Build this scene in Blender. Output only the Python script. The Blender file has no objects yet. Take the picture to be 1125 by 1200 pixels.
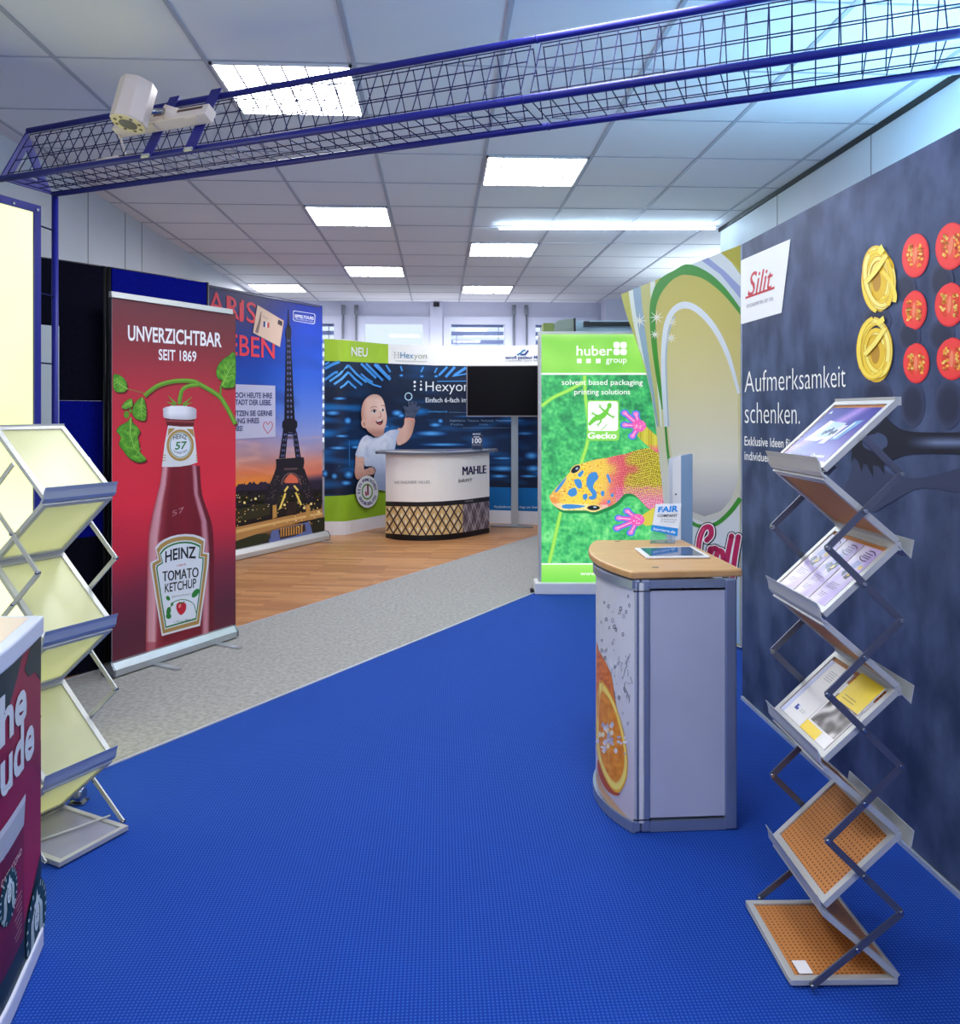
import bpy, bmesh, math, random
from math import sin, cos, pi, sqrt, radians
from mathutils import Vector, Matrix, noise
from mathutils.geometry import tessellate_polygon

RND = random.Random(11)
SC = bpy.context.scene
COL = SC.collection
V = Vector

# ---------------------------------------------------------------- camera
EYE, FPX, CX, HOR = 1.45, 960.0, 562.5, 483.0
YAW = math.atan(47.5 / FPX)
FW = V((sin(YAW), cos(YAW), 0)); RT = V((cos(YAW), -sin(YAW), 0))
cd = bpy.data.cameras.new('camera'); cam_ob = bpy.data.objects.new('camera', cd); COL.objects.link(cam_ob)
cd.sensor_fit = 'AUTO'; cd.sensor_width = 36; cd.lens = FPX / 1200 * 36
cd.shift_y = -(600 - HOR) / 1200; cd.clip_start = 0.05; cd.clip_end = 100
cam_ob.location = (0, 0, EYE); cam_ob.rotation_euler = (pi / 2, 0, -YAW)
SC.camera = cam_ob
SC.view_settings.view_transform = 'Standard'; SC.view_settings.look = 'None'
SC.view_settings.gamma = 1; SC.view_settings.use_curve_mapping = False
SC.view_settings.exposure = 0.60

# ---------------------------------------------------------------- light levels
LAMP = 16.0          # recessed ceiling lights
STRIP = 55.0         # slim tube under the ceiling
UPL = 60.0           # unseen tube added behind the grey wall
BOX = 1.4          # yellow-white lightbox
SKY = 0.8           # daylight behind the windows
BACKLIT = 0.72      # backlit green banner
UPW = 60.0           # ceiling fill lights added out of view, watts
w = bpy.data.worlds.new('daylight'); SC.world = w; w.use_nodes = True
w.node_tree.nodes['Background'].inputs[0].default_value = (0.80, 0.88, 1.0, 1)
w.node_tree.nodes['Background'].inputs[1].default_value = SKY


# ---------------------------------------------------------------- geometry helpers
def ray(px, py): return RT * ((px - CX) / FPX) + FW + V((0, 0, (HOR - py) / FPX))
def CM(xc, zc, z=0.0): return RT * xc + FW * zc + V((0, 0, z))
def G(px, py, z=0.0):
    d = ray(px, py); t = (z - EYE) / d.z
    return V((0, 0, EYE)) + d * t
def DP(px, py, depth): return V((0, 0, EYE)) + ray(px, py) * depth
def lin(c):
    out = []
    for x in c[:3]:
        x = max(0, min(255, x)) / 255
        out.append(x / 12.92 if x <= 0.04045 else ((x + 0.055) / 1.055) ** 2.4)
    return (out[0], out[1], out[2], 1)
def mixc(a, b, t):
    t = max(0, min(1, t)); return tuple(a[i] + (b[i] - a[i]) * t for i in range(3))
def ramp(stops, t):
    if t <= stops[0][0]: return stops[0][1]
    for (t0, c0), (t1, c1) in zip(stops, stops[1:]):
        if t <= t1: return mixc(c0, c1, (t - t0) / (t1 - t0))
    return stops[-1][1]
def nz(x, y, s=1.0, k=0.0): return noise.noise(V((x * s, y * s, k)))

# ---------------------------------------------------------------- materials
def mat(name, rgb, rough=0.5, metal=0.0, spec=0.5, emit=None, es=1.0, bump=None, trans=0.0, alpha=1.0):
    m = bpy.data.materials.new(name); m.use_nodes = True
    b = m.node_tree.nodes['Principled BSDF']
    b.inputs['Base Color'].default_value = lin(rgb); b.inputs['Roughness'].default_value = rough
    b.inputs['Metallic'].default_value = metal; b.inputs['Specular IOR Level'].default_value = spec
    b.inputs['Transmission Weight'].default_value = trans; b.inputs['Alpha'].default_value = alpha
    if emit is not None:
        b.inputs['Emission Color'].default_value = lin(emit); b.inputs['Emission Strength'].default_value = es
    if bump:
        nt = m.node_tree; tc = nt.nodes.new('ShaderNodeTexCoord'); n = nt.nodes.new('ShaderNodeTexNoise')
        n.inputs['Scale'].default_value = bump[0]; bp = nt.nodes.new('ShaderNodeBump')
        bp.inputs['Strength'].default_value = bump[1]; bp.inputs['Distance'].default_value = 0.002
        nt.links.new(tc.outputs['Object'], n.inputs['Vector']); nt.links.new(n.outputs['Fac'], bp.inputs['Height'])
        nt.links.new(bp.outputs['Normal'], b.inputs['Normal'])
    return m
def noisy(name, c1, c2, scale, rough=0.6, detail=4, spec=0.3, stretch=(1, 1, 1), lo=0.35, hi=0.65, bump=0.0):
    m = mat(name, c1, rough, spec=spec); nt = m.node_tree; b = nt.nodes['Principled BSDF']
    tc = nt.nodes.new('ShaderNodeTexCoord'); mp = nt.nodes.new('ShaderNodeMapping'); mp.inputs['Scale'].default_value = stretch
    n = nt.nodes.new('ShaderNodeTexNoise'); n.inputs['Scale'].default_value = scale; n.inputs['Detail'].default_value = detail
    r = nt.nodes.new('ShaderNodeValToRGB'); r.color_ramp.elements[0].position = lo; r.color_ramp.elements[1].position = hi
    r.color_ramp.elements[0].color = lin(c1); r.color_ramp.elements[1].color = lin(c2)
    nt.links.new(tc.outputs['Object'], mp.inputs[0]); nt.links.new(mp.outputs[0], n.inputs['Vector'])
    nt.links.new(n.outputs['Fac'], r.inputs[0]); nt.links.new(r.outputs[0], b.inputs['Base Color'])
    if bump:
        bp = nt.nodes.new('ShaderNodeBump'); bp.inputs['Strength'].default_value = bump; bp.inputs['Distance'].default_value = 0.004
        nt.links.new(n.outputs['Fac'], bp.inputs['Height']); nt.links.new(bp.outputs['Normal'], b.inputs['Normal'])
    return m
def dotted(name, base, dot, pitch, radius, rough=0.7, spec=0.2, pitch_y=None, bump=0.0, soft=0.25, vary=None):
    """regular grid of small dots in the object's own x/y"""
    m = mat(name, base, rough, spec=spec); nt = m.node_tree; b = nt.nodes['Principled BSDF']; L = nt.links.new
    def math_(op, a, bb=None):
        n = nt.nodes.new('ShaderNodeMath'); n.operation = op
        for i, x in enumerate((a, bb)):
            if x is None: continue
            if isinstance(x, (int, float)): n.inputs[i].default_value = x
            else: L(x, n.inputs[i])
        return n.outputs[0]
    tc = nt.nodes.new('ShaderNodeTexCoord'); sp = nt.nodes.new('ShaderNodeSeparateXYZ'); L(tc.outputs['Object'], sp.inputs[0])
    py = pitch_y or pitch
    fy0 = math_('DIVIDE', sp.outputs[1], py)
    off = 0.0
    fx = math_('SUBTRACT', math_('FRACT', math_('ADD', math_('DIVIDE', sp.outputs[0], pitch), off)), 0.5)
    fy = math_('SUBTRACT', math_('FRACT', fy0), 0.5)
    d = math_('SQRT', math_('ADD', math_('MULTIPLY', fx, fx), math_('MULTIPLY', fy, fy)))
    r = nt.nodes.new('ShaderNodeMapRange'); r.inputs[1].default_value = radius * (1 - soft); r.inputs[2].default_value = radius * (1 + soft)
    r.inputs[3].default_value = 1; r.inputs[4].default_value = 0; L(d, r.inputs[0])
    mx = nt.nodes.new('ShaderNodeMix'); mx.data_type = 'RGBA'; L(r.outputs[0], mx.inputs[0])
    mx.inputs[6].default_value = lin(base); mx.inputs[7].default_value = lin(dot)
    if vary:
        n = nt.nodes.new('ShaderNodeTexNoise'); n.inputs['Scale'].default_value = vary[1]; n.inputs['Detail'].default_value = 3
        L(tc.outputs['Object'], n.inputs['Vector'])
        mb = nt.nodes.new('ShaderNodeMix'); mb.data_type = 'RGBA'; mb.inputs[6].default_value = lin(base); mb.inputs[7].default_value = lin(vary[0])
        L(n.outputs['Fac'], mb.inputs[0]); L(mb.outputs[2], mx.inputs[6])
    L(mx.outputs[2], b.inputs['Base Color'])
    if bump:
        bp = nt.nodes.new('ShaderNodeBump'); bp.inputs['Strength'].default_value = bump; bp.inputs['Distance'].default_value = 0.002
        L(r.outputs[0], bp.inputs['Height']); L(bp.outputs['Normal'], b.inputs['Normal'])
    return m
def emission(name, rgb, s):
    m = bpy.data.materials.new(name); m.use_nodes = True; nt = m.node_tree; nt.nodes.clear()
    e = nt.nodes.new('ShaderNodeEmission'); o = nt.nodes.new('ShaderNodeOutputMaterial')
    e.inputs[0].default_value = lin(rgb); e.inputs[1].default_value = s; nt.links.new(e.outputs[0], o.inputs[0]); return m
def print_mat(name, rough=0.45, spec=0.35, es=0.0):
    """ink layer: each printed shape carries its own flat ink colour"""
    m = mat(name, (255, 255, 255), rough, spec=spec); nt = m.node_tree; b = nt.nodes['Principled BSDF']
    a = nt.nodes.new('ShaderNodeAttribute'); a.attribute_name = 'ink'
    nt.links.new(a.outputs['Color'], b.inputs['Base Color'])
    if es:
        nt.links.new(a.outputs['Color'], b.inputs['Emission Color']); b.inputs['Emission Strength'].default_value = es
        b.inputs['Base Color'].default_value = (0.02, 0.02, 0.02, 1)
        for l in list(b.inputs['Base Color'].links): nt.links.remove(l)
    return m

M = {}
M['ink'] = print_mat('ink')
M['ink_gloss'] = print_mat('ink_gloss', 0.22, 0.5)
M['ink_backlit'] = print_mat('ink_backlit', 0.35, 0.3, BACKLIT)
M['tile'] = mat('ceiling_tile', (232, 232, 236), 0.9, spec=0.1, bump=(220, 0.15))
M['tbar'] = mat('ceiling_bar', (176, 178, 190), 0.6)
M['wall'] = noisy('wall_paint', (204, 210, 218), (212, 217, 224), 1.5, 0.55)
M['wallgroove'] = mat('wall_joint', (120, 126, 136), 0.6)
M['dark'] = mat('gap_shade_and_box', (14, 15, 18), 0.5)
M['backwall'] = noisy('back_wall_paint', (192, 194, 214), (204, 206, 224), 1.2, 0.6)
M['winframe'] = mat('window_frame_white', (205, 208, 228), 0.4)
M['carpet'] = dotted('blue_carpet', (8, 49, 140), (46, 94, 182), 0.0105, 0.25, 0.85, 0.15, bump=0.4, soft=0.7, vary=((11, 56, 152), 2.2))
M['greyfloor'] = noisy('grey_floor', (144, 144, 142), (168, 167, 164), 42, 0.75, 8, 0.2)
M['blade'] = mat('aluminium_edge', (196, 206, 220), 0.35, 0.4)
M['alu'] = mat('brushed_aluminium', (196, 202, 208), 0.32, 0.75)
M['alu_pale'] = mat('pale_aluminium', (198, 199, 198), 0.4, 0.35)
M['alu_blue'] = mat('anodised_profile', (176, 186, 204), 0.35, 0.3)
M['white'] = mat('white_plastic', (226, 226, 230), 0.4)
M['black'] = mat('black_plastic', (16, 16, 20), 0.4)
M['blue_metal'] = mat('blue_lacquered_steel', (26, 31, 130), 0.45, 0.0, 0.35)
M['blue_wire'] = mat('dark_blue_wire', (16, 19, 70), 0.6, spec=0.1)
M['steel'] = mat('steel', (150, 155, 165), 0.25, 0.9)
M['cream'] = mat('cream_spot_housing', (228, 214, 206), 0.45)
M['blackcloth'] = noisy('black_textile', (10, 11, 22), (17, 18, 32), 90, 0.95, spec=0.05)
M['bluecloth'] = noisy('blue_textile', (6, 14, 112), (10, 20, 130), 90, 0.95, spec=0.05)
M['barmetal'] = mat('dark_scissor_bar', (92, 96, 116), 0.35, 0.5)
M['acrylic'] = mat('clear_acrylic', (225, 235, 245), 0.05, trans=0.95)
M['glass'] = mat('window_glass', (240, 246, 255), 0.02, trans=1.0)
M['blind'] = mat('blind_slat', (176, 186, 224), 0.5)
M['tray'] = mat('smoked_tray', (150, 150, 170), 0.35)
M['louvre'] = mat('louvre_grey', (96, 100, 116), 0.5)
M['screen'] = mat('screen_glass', (7, 5, 12), 0.3, spec=0.12)
M['concrete'] = noisy('concrete_print', (46, 60, 94), (80, 94, 132), 6.5, 0.5, 12, 0.25, stretch=(1, 1, 0.7), lo=0.36, hi=0.66)
M['perf'] = dotted('perforated_board', (196, 130, 72), (108, 60, 30), 0.0125, 0.21, 0.5, 0.3)
M['beech'] = noisy('beech_top', (196, 148, 96), (210, 164, 112), 6, 0.35, 5, 0.4, (1, 14, 1))
M['lavpanel'] = noisy('grey_white_panel', (180, 184, 206), (188, 192, 212), 3, 0.35)
M['profile'] = mat('grey_profile', (138, 150, 178), 0.35, 0.5)
M['base_black'] = mat('plinth_black', (18, 17, 22), 0.5)
M['top_grey'] = mat('counter_top_grey', (104, 108, 122), 0.35)
M['lamp_on'] = emission('lamp_diffuser', (250, 252, 255), LAMP)
M['lamp_frame'] = mat('lamp_frame', (222, 222, 226), 0.5)
M['strip_on'] = emission('tube_glow', (200, 232, 255), STRIP)
M['upl_on'] = emission('fill_tube', (150, 216, 255), UPL)
M['paper'] = mat('paper', (230, 228, 232), 0.6)

def frosted():
    m = bpy.data.materials.new('frosted_acrylic'); m.use_nodes = True; nt = m.node_tree; nt.nodes.clear()
    o = nt.nodes.new('ShaderNodeOutputMaterial'); mx = nt.nodes.new('ShaderNodeMixShader'); mx.inputs[0].default_value = 0.62
    d = nt.nodes.new('ShaderNodeBsdfDiffuse'); d.inputs[0].default_value = lin((214, 214, 200))
    t = nt.nodes.new('ShaderNodeBsdfTranslucent'); t.inputs[0].default_value = lin((255, 255, 228))
    nt.links.new(d.outputs[0], mx.inputs[1]); nt.links.new(t.outputs[0], mx.inputs[2])
    g = nt.nodes.new('ShaderNodeBsdfGlossy'); g.inputs['Roughness'].default_value = 0.25
    m2 = nt.nodes.new('ShaderNodeMixShader'); m2.inputs[0].default_value = 0.05
    nt.links.new(mx.outputs[0], m2.inputs[1]); nt.links.new(g.outputs[0], m2.inputs[2]); nt.links.new(m2.outputs[0], o.inputs[0])
    return m
M['frosted'] = frosted()
def lightbox_mat():
    m = bpy.data.materials.new('lightbox_face'); m.use_nodes = True; nt = m.node_tree; nt.nodes.clear()
    o = nt.nodes.new('ShaderNodeOutputMaterial'); e = nt.nodes.new('ShaderNodeEmission'); e.inputs[1].default_value = BOX
    tc = nt.nodes.new('ShaderNodeTexCoord'); n = nt.nodes.new('ShaderNodeTexNoise'); n.inputs['Scale'].default_value = 1.1
    r = nt.nodes.new('ShaderNodeValToRGB'); r.color_ramp.elements[0].position = 0.3; r.color_ramp.elements[1].position = 0.6
    r.color_ramp.elements[0].color = lin((244, 252, 150)); r.color_ramp.elements[1].color = lin((252, 255, 182))
    L = nt.links.new; L(tc.outputs['Object'], n.inputs['Vector']); L(n.outputs['Fac'], r.inputs[0]); L(r.outputs[0], e.inputs[0]); L(e.outputs[0], o.inputs[0])
    return m
M['lightbox'] = lightbox_mat()
def planks():
    m = mat('oak_laminate', (190, 140, 96), 0.35, spec=0.4); nt = m.node_tree; b = nt.nodes['Principled BSDF']; L = nt.links.new
    tc = nt.nodes.new('ShaderNodeTexCoord'); mp = nt.nodes.new('ShaderNodeMapping'); mp.inputs['Rotation'].default_value = (0, 0, radians(8))
    br = nt.nodes.new('ShaderNodeTexBrick'); br.inputs['Scale'].default_value = 1.0
    br.inputs['Brick Width'].default_value = 0.62; br.inputs['Row Height'].default_value = 0.066; br.inputs['Mortar Size'].default_value = 0.0012
    br.inputs['Color1'].default_value = lin((204, 148, 98)); br.inputs['Color2'].default_value = lin((170, 116, 74)); br.inputs['Mortar'].default_value = lin((120, 78, 48))
    n = nt.nodes.new('ShaderNodeTexNoise'); n.inputs['Scale'].default_value = 5; n.inputs['Detail'].default_value = 5
    m2 = nt.nodes.new('ShaderNodeMapping'); m2.inputs['Scale'].default_value = (1, 12, 1)
    mx = nt.nodes.new('ShaderNodeMix'); mx.data_type = 'RGBA'; mx.blend_type = 'OVERLAY'; mx.inputs[0].default_value = 0.35
    L(tc.outputs['Object'], mp.inputs[0]); L(mp.outputs[0], br.inputs['Vector']); L(mp.outputs[0], m2.inputs[0]); L(m2.outputs[0], n.inputs['Vector'])
    L(br.outputs['Color'], mx.inputs[6]); L(n.outputs['Fac'], mx.inputs[7]); L(mx.outputs[2], b.inputs['Base Color'])
    return m
M['oak'] = planks()
_b = M['carpet'].node_tree.nodes['Principled BSDF']; _b.inputs['Sheen Weight'].default_value = 0.22; _b.inputs['Sheen Roughness'].default_value = 0.45; _b.inputs['Sheen Tint'].default_value = lin((120, 160, 235))

# ---------------------------------------------------------------- object helpers
class Thing:
    def __init__(s, name, label, cat, loc, group=None):
        s.loc = V(loc); o = bpy.data.objects.new(name, None); COL.objects.link(o); o.location = s.loc
        o.empty_display_size = 0.05; o['label'] = label; o['category'] = cat
        if group: o['group'] = group
        s.o = o
def tag(o, label, cat, group=None, kind=None):
    o['label'] = label; o['category'] = cat
    if group: o['group'] = group
    if kind: o['kind'] = kind
    return o

class MB:
    def __init__(s): s.v = []; s.f = []; s.m = []; s.sm = []
    def face(s, pts, m=0, smooth=False):
        i = len(s.v); s.v += [V(p) for p in pts]; s.f.append(tuple(range(i, i + len(pts)))); s.m.append(m); s.sm.append(smooth)
    def raw(s, vs, fs, m=0, smooth=False):
        i = len(s.v); s.v += [V(p) for p in vs]
        for f in fs: s.f.append(tuple(i + k for k in f)); s.m.append(m); s.sm.append(smooth)
    def obox(s, o, a, b, c, m=0):
        o, a, b, c = V(o), V(a), V(b), V(c)
        vs = [o, o + a, o + a + b, o + b, o + c, o + a + c, o + a + b + c, o + b + c]
        s.raw(vs, [(0, 3, 2, 1), (4, 5, 6, 7), (0, 1, 5, 4), (1, 2, 6, 5), (2, 3, 7, 6), (3, 0, 4, 7)], m)
    def box(s, c, size, m=0, rot=None):
        c = V(c); a, b, d = V((size[0], 0, 0)), V((0, size[1], 0)), V((0, 0, size[2]))
        if rot: a, b, d = rot @ a, rot @ b, rot @ d
        s.obox(c - (a + b + d) / 2, a, b, d, m)
    def bar(s, p, q, w, h, up=(0, 0, 1), m=0):
        p, q, up = V(p), V(q), V(up); d = q - p; x = d.cross(up).normalized(); y = x.cross(d).normalized()
        s.obox(p - x * w / 2 - y * h / 2, x * w, d, y * h, m)
    def tube(s, p, q, r, n=10, m=0, r2=None, caps=True):
        p, q = V(p), V(q); d = (q - p).normalized(); up = V((0, 0, 1)) if abs(d.z) < 0.9 else V((1, 0, 0))
        x = d.cross(up).normalized(); y = d.cross(x).normalized(); r2 = r if r2 is None else r2
        vs = [p + (x * cos(2 * pi * k / n) + y * sin(2 * pi * k / n)) * r for k in range(n)] + [q + (x * cos(2 * pi * k / n) + y * sin(2 * pi * k / n)) * r2 for k in range(n)]
        s.raw(vs, [(k, (k + 1) % n, n + (k + 1) % n, n + k) for k in range(n)], m, n > 6)
        if caps: s.raw(vs, [tuple(range(n))[::-1], tuple(range(n, 2 * n))], m)
    def prism(s, poly, d, m=0, mc=None, smooth=False):
        d = V(d); p = [V(x) for x in poly]; n = len(p); vs = p + [x + d for x in p]
        s.raw(vs, [(k, (k + 1) % n, n + (k + 1) % n, n + k) for k in range(n)], m, smooth)
        s.raw(vs, [tuple(range(n))[::-1], tuple(range(n, 2 * n))], m if mc is None else mc)
    def ribbon(s, path, prof_dir, m=0, smooth=True):
        """path: list of points, prof_dir: vector swept"""
        d = V(prof_dir); n = len(path); vs = [V(p) for p in path] + [V(p) + d for p in path]
        s.raw(vs, [(k, k + 1, n + k + 1, n + k) for k in range(n - 1)], m, smooth)
    def build(s, name, T=None, mats='white', parent=None, bevel=0.0, loc=None):
        org = T.loc if T else (V(loc) if loc is not None else V((0, 0, 0)))
        me = bpy.data.meshes.new(name); me.from_pydata([v - org for v in s.v], [], s.f)
        ml = mats if isinstance(mats, (list, tuple)) else [mats]
        for k in ml: me.materials.append(M[k] if isinstance(k, str) else k)
        me.polygons.foreach_set('material_index', s.m); me.polygons.foreach_set('use_smooth', s.sm)
        bm = bmesh.new(); bm.from_mesh(me); bmesh.ops.remove_doubles(bm, verts=bm.verts, dist=1e-6)
        bmesh.ops.recalc_face_normals(bm, faces=bm.faces); bm.to_mesh(me); bm.free(); me.update()
        o = bpy.data.objects.new(name, me); COL.objects.link(o)
        p = parent if parent is not None else (T.o if T else None)
        if p is not None: o.parent = p
        elif loc is not None: o.location = org
        if bevel:
            b = o.modifiers.new('bevel', 'BEVEL'); b.width = bevel; b.segments = 2; b.limit_method = 'ANGLE'; b.angle_limit = radians(40)
        return o
def struct(name, mb, mats, **k):
    o = mb.build(name, None, mats, **k); o['kind'] = 'structure'; return o

# ---- vertical surface that prints sit on
class Surf:
    def __init__(s, pts):
        s.p = [V((p[0], p[1])) for p in pts]; s.s = [0.0]
        for a, b in zip(s.p, s.p[1:]): s.s.append(s.s[-1] + (b - a).length)
        sn = []
        for a, b in zip(s.p, s.p[1:]):
            d = (b - a).normalized(); n = V((d.y, -d.x)); sn.append(n)
        mid = len(sn) // 2
        if sn[mid].dot(-(s.p[mid] + s.p[mid + 1]) / 2) < 0: sn = [-n for n in sn]
        s.n = [sn[0]] + [(a + b).normalized() for a, b in zip(sn, sn[1:])] + [sn[-1]]
        s.L = s.s[-1]; s.k = len(s.p) - 1
    def hit(s, px, py):
        d3 = ray(px, py); d = V((d3.x, d3.y)); best = None
        for i in range(s.k):
            a, b = s.p[i], s.p[i + 1]; e = b - a; den = d.x * e.y - d.y * e.x
            if abs(den) < 1e-9: continue
            t = (a.x * e.y - a.y * e.x) / den; u = (a.x * d.y - a.y * d.x) / den
            if t <= 0: continue
            over = 0.0
            if u < 0: over = -u * e.length if i == 0 else -u * e.length + 0.001
            elif u > 1: over = (u - 1) * e.length if i == s.k - 1 else (u - 1) * e.length + 0.001
            key = (over > 0, over if over > 0 else t)
            if best is None or key < best[0]: best = (key, s.s[i] + u * e.length, EYE + t * d3.z)
        return best[1], best[2]
    def pos(s, u, z, off=0.0):
        i = 0
        while i < s.k - 1 and u > s.s[i + 1]: i += 1
        f = (u - s.s[i]) / (s.s[i + 1] - s.s[i]); fc = max(0, min(1, f))
        q = s.p[i] + (s.p[i + 1] - s.p[i]) * f; n = (s.n[i] * (1 - fc) + s.n[i + 1] * fc).normalized()
        q = q + n * off; return V((q.x, q.y, z))

# ---- text
_tc = bpy.data.curves.new('lettering_source', 'FONT'); _to = bpy.data.objects.new('lettering_source', _tc); COL.objects.link(_to)
_cache = {}
def text_mesh(body, bold=0.0):
    key = (body, bold)
    if key in _cache: return _cache[key]
    _tc.body = body; _tc.offset = bold; _tc.resolution_u = 3; _tc.size = 1
    bpy.context.view_layer.update(); dg = bpy.context.evaluated_depsgraph_get()
    e = _to.evaluated_get(dg); me = e.to_mesh()
    vs = [(v.co.x, v.co.y) for v in me.vertices]; fs = [tuple(p.vertices) for p in me.polygons]; e.to_mesh_clear()
    _cache[key] = (vs, fs); return vs, fs
_hv = text_mesh('H')[0]; CAP = max(v[1] for v in _hv)

# ---- shapes in drawing coordinates
def ell(cx, cy, rx, ry, n=28, rot=0.0, a0=0.0, a1=360.0):
    c, s_ = cos(radians(rot)), sin(radians(rot)); out = []
    full = abs(a1 - a0 - 360) < 1e-6
    for k in range(n if full else n + 1):
        a = radians(a0 + (a1 - a0) * k / n); x, y = rx * cos(a), ry * sin(a); out.append((cx + x * c - y * s_, cy + x * s_ + y * c))
    return out
def spline(pts, n=6, closed=True):
    out = []; N = len(pts)
    for i in range(N if closed else N - 1):
        if closed: p0, p1, p2, p3 = pts[i - 1], pts[i], pts[(i + 1) % N], pts[(i + 2) % N]
        else: p0, p1, p2, p3 = pts[max(0, i - 1)], pts[i], pts[i + 1], pts[min(N - 1, i + 2)]
        for k in range(n):
            t = k / n; out.append(tuple(0.5 * (2 * p1[j] + (p2[j] - p0[j]) * t + (2 * p0[j] - 5 * p1[j] + 4 * p2[j] - p3[j]) * t * t + (3 * p1[j] - p0[j] - 3 * p2[j] + p3[j]) * t ** 3) for j in (0, 1)))
    if not closed: out.append(tuple(pts[-1]))
    return out
def scale_poly(p, f, c=None):
    if c is None: c = (sum(x[0] for x in p) / len(p), sum(x[1] for x in p) / len(p))
    fx, fy = f if isinstance(f, tuple) else (f, f)
    return [(c[0] + (x - c[0]) * fx, c[1] + (y - c[1]) * fy) for x, y in p]
def inside(x, y, p):
    r = False; j = len(p) - 1
    for i in range(len(p)):
        if (p[i][1] > y) != (p[j][1] > y) and x < (p[j][0] - p[i][0]) * (y - p[i][1]) / (p[j][1] - p[i][1]) + p[i][0]: r = not r
        j = i
    return r
def clipx(p, x0, x1):
    for side, lim in ((1, x0), (-1, x1)):
        out = []
        for i in range(len(p)):
            a, b = p[i - 1], p[i]; ia, ib = side * (a[0] - lim) >= 0, side * (b[0] - lim) >= 0
            if ia != ib:
                t = (lim - a[0]) / (b[0] - a[0]); out.append((lim, a[1] + (b[1] - a[1]) * t))
            if ib: out.append(b)
        p = out
        if len(p) < 3: return []
    return p

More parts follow.
